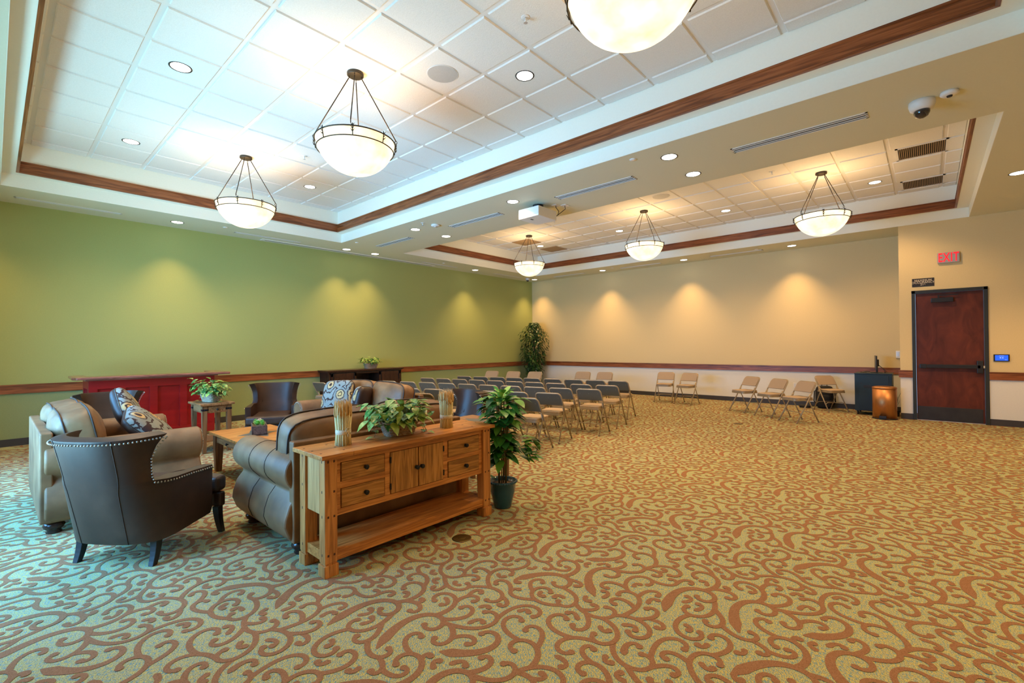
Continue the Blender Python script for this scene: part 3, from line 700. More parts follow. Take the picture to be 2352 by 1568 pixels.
bm = NB(); lathe(bm, [(.001, .012), (.035, .012), (.045, 0), (.045, -.01)], 20, c=(-.215, -.11, -.16), axis='x'); obj('lens', bm, M['black'], t)
bm = NB(); tube(bm, [(.12, .23, -.16), (.16, .30, -.13), (.20, .28, -.08), (.20, .20, -.03), (.2, .2, 0)], .006, 6); tube(bm, [(.02, .23, -.15), (.05, .33, -.15), (.16, .34, -.1), (.30, .32, -.05), (.3, .3, 0)], .006, 6); obj('cables', bm, M['black'], t)
bm = NB(); bx(bm, .15, .25, .14, .26, -.006, 0); bx(bm, .26, .36, .24, .36, -.006, 0); obj('wall_plate', bm, M['white_pl'], t)
bm = NB(); bx(bm, .03, .14, .228, .232, -.21, -.12); bx(bm, -.06, -.03, -.13, -.07, -.237, -.234); obj('ports', bm, M['slot'], t)

# ------------------------------------------------------------------ folding chairs
def chair_proto():
    t = thing('folding_chair', '', 'chair', (0, 0, 0), 0, None)
    sl = .435/.73
    def yz(z): return .235-sl*z
    # U frame: one tube from front foot over the back to the other front foot
    pts = [(-.215, .235, .012)]; r = .055
    pts += [(-.213, yz(.30), .30), (-.208, yz(.55), .55)]
    for k in range(6):
        a = PI-k*PI/2/5; pts.append((-.203+r+r*math.cos(a), yz(.730-r+r*math.sin(a)), .730-r+r*math.sin(a)))
    pts += [(-x, y, z) for x, y, z in pts[::-1]]
    bm = NB(); tube(bm, pts, .0115, 8); obj('frame', bm, M['chair_metal'], t)
    for s in (-1, 1):
        bm = NB(); tube(bm, [(s*.190, yz(.52)+.012, .52), (s*.190, -.03, .42), (s*.190, -.235, .012)], .0100, 8); tube(bm, [(s*.186, .02, .43), (s*.194, yz(.50), .50)], .006, 6)
        obj('leg', bm, M['chair_metal'], t)
        for y, x in ((.238, .215), (-.238, .190)):
            bm = NB(); lathe(bm, [(.001, 0), (.015, 0), (.014, .028), (.011, .03)], 10, c=(s*x, y, 0)); obj('foot_cap', bm, M['rub'], t)
    for y, x, z, c in ((yz(.17), .212, .17, .03), (yz(.12)-.0, .213, .0, 0)):
        if c: bm = NB(); tube(bm, [(-x, y+.018, z-.04), (-x+.02, y+.004, z), (-x+.05, y, z+.02), (x-.05, y, z+.02), (x-.02, y+.004, z), (x, y+.018, z-.04)], .006, 6); obj('stretcher', bm, M['chair_metal'], t)
    bm = NB(); tube(bm, [(-.19, -.165, .125), (-.175, -.150, .165), (-.14, -.147, .18), (.14, -.147, .18), (.175, -.150, .165), (.19, -.165, .125)], .006, 6); obj('stretcher', bm, M['chair_metal'], t)
    # steel back panel with a padded front
    def panel(off, th, z0, z1, hw, rc):
        bm = NB(); A = []; 
        def P(x, z, d): return Vector((x, yz(z)+d-.0*x, z))
        out = [(-hw, z0), (hw, z0)]
        for k in range(7): a = k*PI/2/6; out.append((hw-rc+rc*math.cos(a), z1-rc+rc*math.sin(a)))
        for k in range(7): a = PI/2+k*PI/2/6; out.append((-hw+rc+rc*math.cos(a), z1-rc+rc*math.sin(a)))
        f = [bm.verts.new(P(x, z, off)) for x, z in out]; g = [bm.verts.new(P(x, z, off+th)) for x, z in out]
        n = len(out)
        for k in range(n): bm.faces.new((f[k], f[(k+1) % n], g[(k+1) % n], g[k]))
        bm.faces.new(f[::-1]); bm.faces.new(g); return bm
    obj('back_panel', panel(-.004, .008, .545, .722, .196, .05), M['chair_back'], t, [BEV(.003)])
    obj('back_pad', panel(.006, .022, .550, .728, .200, .052), M['pad'], t, [BEV(.009, 3)])
    bm = NB(); 
    for x in (-.15, 0, .15): ball(bm, (x, yz(.66)-.006, .66), .004, 0, 6, 4)
    obj('rivets', bm, M['nail'], t)
    def seatpoly(w0, w1, y0, y1, r):
        o = [(-w0+r, y0), (w0-r, y0), (w0, y0+r), (w1, y1-.07)]
        o += [(w1-.07+.07*math.cos(a), y1-.07+.07*math.sin(a)) for a in (PI/8, PI/4, 3*PI/8)] + [(w1-.07, y1)]
        return o+[(-x, y) for x, y in o[::-1] if True][0:0]+[(-w1+.07, y1)]+[(-w1+.07-.07*math.sin(a), y1-.07+.07*math.cos(a)) for a in (PI/8, PI/4, 3*PI/8)]+[(-w1, y1-.07), (-w0, y0+r)]
    bm = NB(); prism(bm, seatpoly(.172, .182, -.165, .235, .02), 'z', .398, .432); obj('seat_pan', bm, M['chair_metal'], t, [BEV(.004)])
    bm = NB(); prism(bm, seatpoly(.168, .178, -.160, .230, .02), 'z', .430, .462); obj('seat', bm, M['pad'], t, [BEV(.013, 3)])
    return t
CH = chair_proto(); ch_used = [False]
def put_chair(x, y, ang, lab, grp):
    # x, y: middle of the feet, ang: heading of the sitter measured from +Y
    if not ch_used[0]:
        ch_used[0] = True; CH.location = (x, y, 0.001); CH.rotation_euler = (0, 0, ang); CH['label'] = lab; CH['group'] = grp; return CH
    return dup(CH, (x, y, .001), ang, lab, grp)
def from_top(x, y, ang): return x-math.sin(ang)*.215, y+math.cos(ang)*.215
ORD = ['leftmost', 'second from the left', 'third from the left', 'fourth from the left', 'fifth from the left', 'sixth from the left', 'seventh from the left', 'eighth from the left', 'ninth from the left', 'tenth from the left']
ROWS = [
 ('farthest row', [(2.05, -5.10), (2.50, -5.0), (2.94, -4.90), (3.37, -4.80), (3.80, -4.71), (4.30, -4.63), (4.77, -4.53), (5.24, -4.44), (5.708, -4.36)]),
 ('second farthest row', [(1.80, -6.00), (2.27, -5.93), (2.73, -5.86), (3.19, -5.79), (3.65, -5.71), (4.12, -5.65), (4.58, -5.59), (5.05, -5.53), (5.565, -5.46), (6.05, -5.37)]),
 ('middle row', [(1.90, -7.07), (2.38, -6.95), (2.86, -6.84), (3.34, -6.74), (3.82, -6.65), (4.30, -6.57), (4.77, -6.48), (5.24, -6.39), (5.71, -6.29), (6.175, -6.16)]),
 ('second nearest row', [(3.69, -7.83), (4.14, -7.68), (4.585, -7.53), (5.04, -7.38), (5.53, -7.21), (6.031, -7.04)]),
 ('nearest row', [(4.554, -8.245), (4.99, -8.074), (5.567, -7.898), (6.182, -7.756)])]
for rn, pts in ROWS:
    for i, (x, y) in enumerate(pts):
        a, b = pts[max(0, i-1)], pts[min(len(pts)-1, i+1)]
        ang = .5*math.atan2(b[1]-a[1], b[0]-a[0])+.10
        px, py = from_top(x, y, ang)
        put_chair(px, py, ang, 'folding chair seen from behind in the '+rn+', '+(ORD[i] if i < len(pts)-1 else 'rightmost'), 'rows of folding chairs')
px, py = from_top(1.05, -8.15, .2)
put_chair(px, py, .2, 'folding chair standing alone beside the armchair by the green wall', 'rows of folding chairs')
PADS = [(.99, -3.0, 'leftmost'), (1.68, -2.86, 'second from the left'), (2.27, -2.64, 'third from the left, before the ficus'), (3.37, -1.96, 'fourth from the left'), (3.94, -1.80, 'fifth from the left')]
for x, y, lb in PADS:
    ang = PI+.22; px, py = from_top(x, y, ang)
    put_chair(px, py, ang, 'padded folding chair facing the rows, '+lb, 'chairs facing the audience')
put_chair(5.27, -1.15, PI+.20, 'folding chair by the tan wall, left one of a pair', 'pair of chairs by the tan wall')
put_chair(5.865, -1.235, PI-.10, 'folding chair by the tan wall, right one of a pair', 'pair of chairs by the tan wall')
for x, y, a, lb in [(7.336, -1.77, PI-.56, 'left one of three overlapping'), (7.943, -2.19, PI-.60, 'middle one of three overlapping'), (8.468, -2.59, PI-.66, 'right one of three overlapping, nearest the camera')]:
    put_chair(x, y, a, 'angled folding chair by the tan wall, '+lb, 'angled chairs by the tan wall')
put_chair(8.69, -.58, -PI*.75+.0, 'folding chair turned to the right in front of a black backpack', 'angled chairs by the tan wall')

# ------------------------------------------------------------------ loveseats
def make_sofa(name, lab, loc, rz, cushion_shift=0):
    Wd, D = 1.62, 1.10; t = thing(name, lab, 'sofa', loc, rz, 'brown rolled arm loveseats'); L = M['leather']
    hw = Wd/2
    # base rail and seat deck
    bm = NB(); bx(bm, -hw+.16, hw-.16, -.50, .47, .10, .33); obj('base', bm, L, t, [BEV(.02, 3)])
    # arms: bell shaped section with a rolled top, swept front to back
    for s in (-1, 1):
        prof = []
        def q(u, z): prof.append((s*(hw-u), z))
        q(.26, .09); q(.27, .45)
        cx_, cz_, r = .135, .575, .132
        for k in range(15):
            a = -.35+k*(PI*1.32+.35)/14 if False else None
        for k in range(17):
            a = math.radians(-20+k*15.5); q(cx_+r*math.cos(a), cz_+r*math.sin(a))
        q(.09, .43); q(.035, .36); q(.005, .27); q(.0, .22); q(.03, .14); q(.07, .09)
        if s < 0: prof.reverse()
        bm = NB(); A, B, fs = prism(bm, [(u, z) for u, z in prof], 'y', -.52, .52, 0, True)
        # taper the roll slightly towards the back
        for v in A:
            pass
        arm = obj('arm', bm, L, t, [BEV(.018, 3)])
        bm = NB()
        for k in range(34):
            a = math.radians(-60+k*9.2); ball(bm, (s*(hw-(cx_+(r-.022)*math.cos(a))), .524, cz_+(r-.022)*math.sin(a)), .0065, 0, 6, 4)
        obj('nailhead_trim', bm, M['nail'], arm)
        bm = NB()
        for yy in (-.16, .14):
            pr = [(s*(hw-(cx_+(r+.0012)*math.cos(math.radians(a)))), yy, cz_+(r+.0012)*math.sin(math.radians(a))) for a in range(40, 226, 12)]+[(s*(hw-(.087)), yy, .43), (s*(hw-.033), yy, .36), (s*(hw-.003), yy, .27), (s*(hw+.002), yy, .22), (s*(hw-.028), yy, .14)]
            tube(bm, pr, .0022, 5)
        obj('seam', bm, M['piping'], arm)
    # back frame
    bm = NB(); bx(bm, -hw+.05, hw-.05, -.545, -.47, .10, .795); obj('back', bm, L, t, [BEV(.012, 3)])
    bm = NB(); bx(bm, -hw+.14, hw-.14, -.49, -.25, .3, .74); obj('back_padding', bm, L, t, [BEV(.04, 3)])
    cw = (Wd-.52)/2
    for k in (-1, 1):
        bm = NB(); cushion_pts(bm, cw+.01, .70, .19, e=.30, n=8, puff=.0, c=(k*cw/2, .17, .41)); sc = obj('seat_cushion', bm, L, t, [SUB(1)])
        bw = (Wd-.12)/2
        rot = Euler((.20, k*.03, 0)).to_matrix()
        bm = NB(); cushion_pts(bm, bw, .27, .46, e=.42, n=9, puff=.32, c=(k*bw*.49, -.30, .725), rot=rot); bc = obj('back_cushion', bm, L, t, [SUB(1), ('DISPLACE', dict(strength=.018, texture=wrinkle()))])
        for yy in (-.085, .085):
            bm = NB(); pts = []
            for j in range(48):
                a = 2*PI*j/48; p = 2/.42; cx2, cz2 = math.cos(a), math.sin(a); yn = yy/.135
                rr = ((1-min(.98, abs(yn)**p))/(abs(cx2)**p+abs(cz2)**p))**(1/p)
                w = rot @ Vector((cx2*rr*bw/2*1.012, yy*1.02, cz2*rr*.46/2*1.02))
                pts.append(Vector((k*bw*.49, -.30, .725))+w)
            tube(bm, pts, .0065, 6, closed=True); obj('piping', bm, M['piping'], bc)
    for sx in (-1, 1):
        for y in (-.46, .42):
            bm = NB(); lathe(bm, [(.001, 0), (.045, 0), (.05, .012), (.04, .026), (.06, .04), (.068, .062), (.055, .085), (.04, .095)], 20, c=(sx*(hw-.14), y, 0)); obj('bun_foot', bm, M['bun'], t)
    return t
WR = []
def wrinkle():
    if not WR:
        x = bpy.data.textures.new('wrinkle', 'CLOUDS'); x.noise_scale = .13; WR.append(x)
    return WR[0]
make_sofa('loveseat', 'brown suede loveseat whose back stands against the oak console table', (6.49, -10.42, 0), PI/2)
make_sofa('loveseat', 'brown suede loveseat at the left, its back to the windows beside the nearest armchair', (4.43, -11.76, 0), 0)
make_sofa('loveseat', 'brown suede loveseat facing the windows with blue and gold cushions', (4.43, -9.21, 0), PI)
def throw_pillow(loc, rot, lab, sz=.46):
    t = thing('throw_pillow', lab, 'pillow', loc, 0, 'tapestry throw pillows'); t.rotation_euler = rot
    bm = NB(); cushion_pts(bm, sz, .15, sz, e=.5, n=9, puff=.35, corner=.16)
    for f in bm.faces:
        if f.calc_center_median().y < -.005: f.material_index = 1
    obj('cover', bm, [M['damask'], M['leather_dark']], t, [SUB(1)])
    bm = NB(); pts = []
    for j in range(56):
        a = 2*PI*j/56; p = 4; c, s = math.cos(a), math.sin(a); rr = (1/(abs(c)**p+abs(s)**p))**(1/p)
        x, z = c*rr, s*rr; w = 1+.16*(abs(x)**3)*(abs(z)**3); pts.append((x*sz/2*w*1.0, 0, z*sz/2*w*1.0))
    tube(bm, pts, .0055, 6, closed=True); obj('piping', bm, M['piping'], t)
throw_pillow((4.06, -9.30, .73), (.30, .05, PI+.35), 'blue and gold tapestry pillow on the far loveseat, left one facing the camera', .50)
throw_pillow((4.52, -9.20, .70), (.25, .10, PI-.95), 'tapestry pillow seen edge on against the far loveseat cushions', .42)
throw_pillow((4.80, -11.56, .69), (.80, .20, -.20), 'gold tapestry pillow leaning on the left loveseat, nearer one', .48)
throw_pillow((4.16, -11.62, .80), (.55, .75, .1), 'gold tapestry pillow leaning on the left loveseat, farther one', .42)

# ------------------------------------------------------------------ barrel wing armchairs
def shell_front(z, zj=.545):
    # how far forward the shell reaches at height z
    if z < zj-.02: return .175-.10*max(0, (.21-z)/.3)
    if z > zj+.03:
        u = (z-zj-.03)/(.87-zj-.03); return -.30-.02*math.sin(u*PI)+.055*u*u
    u = (z-zj+.02)/.05; return .175+(-.30-.175)*u
def make_armchair(lab, loc, rz):
    t = thing('wing_armchair', lab, 'armchair', loc, rz, 'dark leather wing armchairs'); NC = 48
    zs = [.16, .22, .30, .38, .45, .50, .525, .535, .545, .555, .565, .575, .62, .68, .74, .80, .84, .865]
    bm = NB(); rings = []
    for i, z in enumerate(zs):
        zz = max(0, (z-.16)/.70)
        hw = .345+.01*zz-(.015-.03*((z-.575)/.29)**2 if z > .575 else 0); yb = -.36-.17*zz
        yf = shell_front(z); yc = -.10
        # full U path from right front to left front, sampled evenly
        path = [(hw, .235+(yc-.235)*k/20) for k in range(20)]
        for k in range(41):
            a = k*PI/40; path.append((hw*math.copysign(abs(math.cos(a))**.72, math.cos(a)), yc+(yb-yc)*abs(math.sin(a))**.72))
        path += [(-x, y) for x, y in path[:20][::-1]]
        # trim to the front limit
        def along(limit):
            seg = [(x, y) for x, y in path if y <= limit+1e-9]
            return seg
        seg = along(yf)
        d = [0]
        for p, q2 in zip(seg, seg[1:]): d.append(d[-1]+math.hypot(p[0]-q2[0], p[1]-q2[1]))
        ring = []
        for c in range(NC+1):
            s = d[-1]*c/NC; j = max(0, min(len(seg)-2, next((m for m in range(len(d)-1) if d[m+1] >= s), len(d)-2)))
            u = (s-d[j])/max(1e-6, d[j+1]-d[j]); x = seg[j][0]+(seg[j+1][0]-seg[j][0])*u; y = seg[j][1]+(seg[j+1][1]-seg[j][1])*u
            zl = z
            if z < .25: zl = z+.05*max(0, (y+.25)/.5)*(1-(z-.16)/.09)
            if z > .7: zl = z+.010*((abs(x)/hw)**4)*(z-.7)/.165
            if .48 < z < .60: zl = z+.035*max(0, (y+.24)/.405)
            ring.append(bm.verts.new((x, y, zl)))
        rings.append(ring)
    for A, B in zip(rings, rings[1:]):
        for c in range(NC):
            f = bm.faces.new((A[c], A[c+1], B[c+1], B[c])); f.smooth = True
    edge = [r[0].co.copy() for r in rings[5:]]+[v.co.copy() for v in rings[-1][1:-1]]+[r[-1].co.copy() for r in rings[5:][::-1]]
    seams = []
    for sx in (-1, 1):
        P_ = []
        for i, r in enumerate(rings):
            tx = sx*(.17+.035*i/len(rings)); c_ = [v.co for v in r if v.co.y < -.15]
            for p, q2 in zip(c_, c_[1:]):
                if (p.x-tx)*(q2.x-tx) <= 0 and p.x != q2.x:
                    v = p.lerp(q2, (tx-p.x)/(q2.x-p.x)); h_ = Vector((v.x*.5, -1, 0)).normalized(); P_.append(v+h_*.0012); break
        if len(P_) > 3: seams.append(P_)
    sh = obj('back_and_arms', bm, M['leather_dark'], t, [('SOLIDIFY', dict(thickness=.075, offset=1)), BEV(.022, 3)], recalc=False)
    # nailheads follow the shell edge
    d = 0; bm = NB(); step = .021
    for p, q2 in zip(edge, edge[1:]):
        L = (q2-p).length; s = step-d
        while s < L:
            c = p+(q2-p)*(s/L)
            c = c+Vector((c.x*.012, min(0, c.y+.1)*.02, -.020 if c.z > .60 else -.016)); ball(bm, c+Vector((math.copysign(.0035, c.x), -.0035, 0)), .0064, 0, 6, 4); s += step
        d = (d+L) % step
    obj('nailhead_trim', bm, M['nail'], sh)
    bm = NB()
    for cpts in seams: tube(bm, cpts, .0022, 5)
    obj('seam', bm, M['piping'], sh)
    # seat base and cushion
    bm = NB(); poly = [(.27, -.26), (.27, .27), (.335, .27), (.335, .33), (-.335, .33), (-.335, .27), (-.27, .27), (-.27, -.26), (-.15, -.33), (.15, -.33)]
    prism(bm, poly[::-1], 'z', .20, .315); obj('seat_base', bm, M['leather_dark'], t, [BEV(.018, 3)])
    bm = NB(); poly = [(.245, -.28), (.255, .24), (.325, .25), (.325, .36), (.2, .385), (-.2, .385), (-.325, .36), (-.325, .25), (-.255, .24), (-.245, -.28)]
    A, B, fs = prism(bm, poly, 'z', .315, .44); obj('seat_cushion', bm, M['leather_dark'], t, [BEV(.035, 4)])
    for x, y, fy in ((-.275, -.245, -1), (.275, -.245, -1), (-.31, .27, 1), (.31, .27, 1)):
        bm = NB(); n = 6; prev = None; ztop = .21 if fy > 0 else .18
        for k in range(n+1):
            u = k/n; z = ztop*(1-u); off = .035*fy*u*u; w = .026-.008*u; cx_ = x*(1+.02*u)
            ring = [bm.verts.new((cx_+a*w, y+off+b*w, z)) for a, b in ((-1, -1), (1, -1), (1, 1), (-1, 1))]
            if prev:
                for j in range(4): bm.faces.new((prev[j], prev[(j+1) % 4], ring[(j+1) % 4], ring[j]))
            else: bm.faces.new(ring)
            prev = ring
        bm.faces.new(prev[::-1]); obj('leg', bm, M['black'], t, [BEV(.003)])
    return t
def heading(fx, fy): return math.atan2(-fx, fy)
make_armchair('dark brown leather wing armchair nearest the camera, seen from behind', (6.01, -11.77, 0), heading(-.58, .81))
make_armchair('dark leather wing armchair before the green wall beside the small end table', (2.72, -9.66, 0), heading(.89, -.46))
make_armchair('dark leather wing armchair half hidden behind the left loveseat, before the red bar', (2.62, -11.50, 0), heading(.99, .12))
make_armchair('leather wing armchair in front of the folding chair rows beside the second wheat sheaf', (5.84, -8.83, 0), heading(-.22, -.97))

# ------------------------------------------------------------------ oak console table
CX0, CX1, CY0, CY1, CT = 7.095, 7.458, -11.172, -9.69, .768
t = thing('console_table', 'long golden oak console table with four drawers, two doors and a low shelf', 'console table', (7.27, -10.43, 0))
O = Vector((7.27, -10.43, 0))
def L(bm, x0, x1, y0, y1, z0, z1, mi=0, bev=0): bx(bm, x0-O.x, x1-O.x, y0-O.y, y1-O.y, z0, z1, mi, bev)
bm = NB(); L(bm, CX0-.035, CX1+.022, CY0+.19, CY1-.19, CT-.027, CT, 0, .004); L(bm, CX0-.035, CX1+.022, CY0-.025, CY0+.188, CT-.027, CT, 0, .004); L(bm, CX0-.035, CX1+.022, CY1-.188, CY1+.025, CT-.027, CT, 0, .004)
top = obj('table_top', bm, M['oak'], t)
for yy in (CY0+.01, CY0+.165, CY1-.165, CY1-.01):
    for xx in (CX0+.06, CX0+.18, CX0+.30): bm = NB(); L(bm, xx-.006, xx+.006, yy-.006, yy+.006, CT-.002, CT+.0008); obj('peg', bm, M['peg'], top)
LW, LD = .095, .088
for x0 in (CX0, CX1-LD):
    for y0 in (CY0, CY1-LW):
        bm = NB(); L(bm, x0+.006, x0+LD-.006, y0+.006, y0+LW-.006, .085, CT-.027, 0, .005)
        L(bm, x0, x0+LD, y0, y0+LW, 0, .075, 0, .006); L(bm, x0+.010, x0+LD-.010, y0+.010, y0+LW-.010, .07, .095)
        lg = obj('leg', bm, M['oak_z'], t)
        for z in (.135, .375, .53, .72):
            for a in (.028, .068):
                if z == .53 and a < .05: continue
                bm = NB(); L(bm, x0+LD-.008, x0+LD-.0052, y0+a-.006, y0+a+.006, z-.007, z+.007); obj('peg', bm, M['peg'], lg)
            bm = NB(); L(bm, x0+LD/2-.004, x0+LD/2+.004, y0+.0052, y0+.008, z-.008, z+.008); obj('peg', bm, M['peg'], lg)
F_ = CX1-.022   # face frame plane
bm = NB(); L(bm, CX0+.03, F_-.02, CY0+LW, CY1-LW, .385, CT-.027); L(bm, CX0+.03, F_-.03, CY0+.03, CY0+LW+.02, .385, CT-.027); L(bm, CX0+.03, F_-.03, CY1-LW-.02, CY1-.03, .385, CT-.027)
L(bm, F_-.02, F_-.004, -11.08, -9.78, .365, .405); L(bm, F_-.02, F_-.004, -11.08, -9.78, .70, .742)
for a, b in ((-11.08, -11.052), (-10.722, -10.682), (-10.198, -10.156), (-9.812, -9.78)): L(bm, F_-.02, F_-.005, a, b, .366, .741)
L(bm, F_-.02, F_-.0062, -11.06, -10.70, .532, .575); L(bm, F_-.02, F_-.0062, -10.17, -9.80, .532, .566)
obj('carcass', bm, M['oak'], t)
bm = NB(); L(bm, CX0+.075, CX1-.075, CY0+.022, CY0+.034, .375, CT-.03); obj('end_panel', bm, M['oak_pale'], t)
bm = NB(); L(bm, CX0+.075, CX1-.075, CY1-.034, CY1-.022, .375, CT-.03); obj('end_panel', bm, M['oak_pale'], t)
def knob(par, y, z, x=F_+.002, r=.0155):
    bm = NB(); lathe(bm, [(.001, 0), (.012, 0), (.012, .004), (.006, .007), (.006, .014), (r, .017), (r*1.05, .025), (r*.8, .030), (.001, .031)], 16, c=(x-O.x, y-O.y, z), axis='x'); return obj('knob', bm, M['iron'], par)
for y0, y1, z0, z1 in ((-11.049, -10.725, .578, .697), (-11.049, -10.725, .409, .529), (-10.153, -9.815, .569, .697), (-10.153, -9.815, .409, .529)):
    bm = NB(); L(bm, F_-.012, F_+.001, y0+.004, y1-.004, z0, z1, 0, .003); d = obj('drawer', bm, M['oak_front'], t); knob(d, (y0+y1)/2+.01, (z0+z1)/2+.002)
for y0, y1, ky, hy in ((-10.680, -10.441, -10.462, -10.680), (-10.437, -10.200, -10.416, -10.200)):
    bm = NB(); L(bm, F_-.012, F_+.001, y0+.003, y1-.003, .409, .697, 0, .003); d = obj('cabinet_door', bm, M['oak_door'], t); knob(d, ky, .555)
    for z in (.46, .645):
        bm = NB(); L(bm, F_-.001, F_+.005, hy-.006, hy+.006, z-.022, z+.022, 0, .002); obj('hinge', bm, M['iron'], d)
bm = NB(); L(bm, CX0+.03, CX1-.022, CY0+.04, CY1-.04, .125, .148, 0, .003); L(bm, CX1-.04, CX1-.018, CY0+.08, CY1-.08, .085, .150, 0, .003); L(bm, CX0+.018, CX0+.04, CY0+.08, CY1-.08, .085, .150); L(bm, CX0+.07, CX1-.07, CY0+.02, CY0+.042, .085, .150, 0, .003); L(bm, CX0+.07, CX1-.07, CY1-.042, CY1-.02, .085, .150)
obj('lower_shelf', bm, M['oak'], t)

# ------------------------------------------------------------------ rustic end tables, coffee table
def table(name, lab, x0, x1, y0, y1, h, legw, apron, shelf=None, straps=True, inlay=False, drawer=None, cat='end table'):
    cx, cy = (x0+x1)/2, (y0+y1)/2; t = thing(name, lab, cat, (cx, cy, 0)); a, b = (x1-x0)/2, (y1-y0)/2
    bm = NB(); bx(bm, -a, a, -b, b, h-.028, h, 0, .005); tp = obj('table_top', bm, M['walnut'] if cat == 'end table' else M['oak'], t)
    if inlay:
        bm = NB(); r1, r2 = inlay
        pts = []
        for k in range(8):
            an = k*PI/4; r = r1 if k % 2 == 0 else r2; pts.append((r*math.cos(an), r*math.sin(an)*.85))
        prism(bm, pts, 'z', h-.004, h+.0012); obj('slate_inlay', bm, M['slate'], tp)
    for sx in (-1, 1):
        for sy in (-1, 1):
            bm = NB(); w0, w1 = legw/2, legw*.36; X, Y = sx*(a-.035-w0), sy*(b-.03-w0); n = 2
            V = [[bm.verts.new((X+p*w, Y+q*w, z)) for p, q in ((-1, -1), (1, -1), (1, 1), (-1, 1))] for z, w in ((h-.028, w0), (h-.20, w0), (0, w1))]
            for A, B in zip(V, V[1:]):
                for k in range(4): bm.faces.new((A[k], A[(k+1) % 4], B[(k+1) % 4], B[k]))
            bm.faces.new(V[0]); bm.faces.new(V[-1][::-1]); lg = obj('leg', bm, M['walnut_z'], t, [BEV(.003)])
            if straps:
                bm = NB(); zz = h-.085
                bx(bm, X-w0-.002, X+w0+.002, Y-w0-.002, Y+w0+.002, zz-.013, zz+.013); ball(bm, (X+w0+.002, Y, zz), .007, 0, 8, 4); ball(bm, (X, Y-w0-.002, zz), .007, 0, 8, 4)
                obj('iron_strap', bm, M['iron'], lg)
    bm = NB(); i = .045; bx(bm, -a+i, a-i, -b+i, -b+i+.02, h-apron, h-.028); bx(bm, -a+i, a-i, b-i-.02, b-i, h-apron, h-.028); bx(bm, -a+i, -a+i+.02, -b+i, b-i, h-apron, h-.028); bx(bm, a-i-.02, a-i, -b+i, b-i, h-apron, h-.028); obj('apron', bm, M['walnut'], t)
    if straps:
        zz = h-.085; bm = NB()
        for s in (-1, 1):
            bx(bm, a-.047, a-.043, s*b*.50-.055, s*b*.50+.055, zz-.012, zz+.012, 0, .001); ball(bm, (a-.043, s*b*.50, zz), .007, 0, 8, 4)
        obj('iron_strap', bm, M['iron'], t)
    if drawer == 'x':
        bm = NB(); bx(bm, a-.048, a-.040, -b*.5, b*.5, h-apron+.012, h-.04, 0, .002); d = obj('drawer', bm, M['walnut'], t)
        bm = NB(); lathe(bm, [(.001, 0), (.006, 0), (.006, .012), (.015, .015), (.014, .026), (.001, .028)], 14, c=(a-.04, 0, h-.085), axis='x'); obj('knob', bm, M['iron'], d)
    if drawer == 'y':
        bm = NB(); bx(bm, -a*.62, a*.42, -b+.040, -b+.048, h-apron+.012, h-.035, 0, .002); d = obj('drawer', bm, M['walnut'], t)
        bm = NB(); lathe(bm, [(.001, 0), (.006, 0), (.006, -.012), (.015, -.015), (.014, -.026), (.001, -.028)], 14, c=(-.05, -b+.04, h-.085), axis='y'); obj('knob', bm, M['iron'], d)
    if shelf: bm = NB(); bx(bm, -a+.06, a-.06, -b+.06, b-.06, shelf-.02, shelf, 0, .003); obj('shelf', bm, M['walnut'], t)
    return t
table('end_table', 'tall narrow wooden end table with iron straps holding a leafy basket', 2.32, 2.93, -10.67, -10.25, .683, .06, .13, .17, True, False, 'x')
table('end_table', 'wooden end table with slate inlay beside the far end of the console table', 6.47, 7.09, -9.46, -8.98, .68, .06, .11, None, False, (.17, .09))
table('coffee_table', 'low wooden coffee table with a dark star inlay between the loveseats', 3.93, 5.10, -10.84, -10.16, .462, .085, .12, None, False, (.27, .12), 'y', cat='coffee table')

# ------------------------------------------------------------------ red bar
t = thing('serving_bar', 'red panelled bar with a reddish brown wooden top by the green wall', 'bar', (1.0, -10.83, 0))
def Lb(bm, x0, x1, y0, y1, z0, z1, mi=0, bev=0): bx(bm, x0-1.0, x1-1.0, y0+10.83, y1+10.83, z0, z1, mi, bev)
bm = NB(); Lb(bm, .62, 1.20, -11.58, -10.07, .07, .985); obj('cabinet', bm, M['red'], t)
bm = NB(); Lb(bm, 1.20, 1.232, -11.62, -10.03, .86, .99, 0, .003); Lb(bm, 1.20, 1.232, -11.62, -10.03, .06, .20, 0, .003)
ys = [-11.62, -11.25, -10.86, -10.47, -10.03]
for k, y in enumerate(ys):
    w = .05; y0 = min(max(y-w, -11.62), -10.13); Lb(bm, 1.20, 1.2315, y0, y0+.10, .20, .86, 0, .003)
Lb(bm, .60, 1.23, -11.62, -11.58, .86, .99); Lb(bm, .60, 1.23, -11.62, -11.58, .06, .20); Lb(bm, .60, .68, -11.62, -11.58, .2, .86); Lb(bm, 1.15, 1.23, -11.62, -11.58, .2, .86)
obj('front_frame', bm, M['red'], t)
bm = NB(); poly = [(1.36, -11.76), (1.36, -9.83), (1.22, -9.80), (.52, -9.80), (.52, -10.00), (.95, -10.00), (1.0, -10.05), (1.0, -11.55), (.95, -11.60), (.52, -11.60), (.52, -11.78), (1.22, -11.80)]
prism(bm, [(x-1.0, y+10.83) for x, y in poly], 'z', 1.005, 1.045); obj('bar_top', bm, M['bartop'], t, [BEV(.012, 3)])
bm = NB(); Lb(bm, .62, 1.28, -11.66, -9.99, .985, 1.005); obj('moulding', bm, M['bartop'], t, [BEV(.004)])
for y in (-11.5, -10.15):
    for x in (.72, 1.12):
        bm = NB(); lathe(bm, [(.001, -.012), (.03, -.012), (.035, 0), (.03, .012), (.001, .012)], 16, c=(x-1.0, y+10.83, .035), axis='y'); Lb(bm, x-.02, x+.02, y-.018, y+.018, .045, .07); obj('caster', bm, M['black'], t)

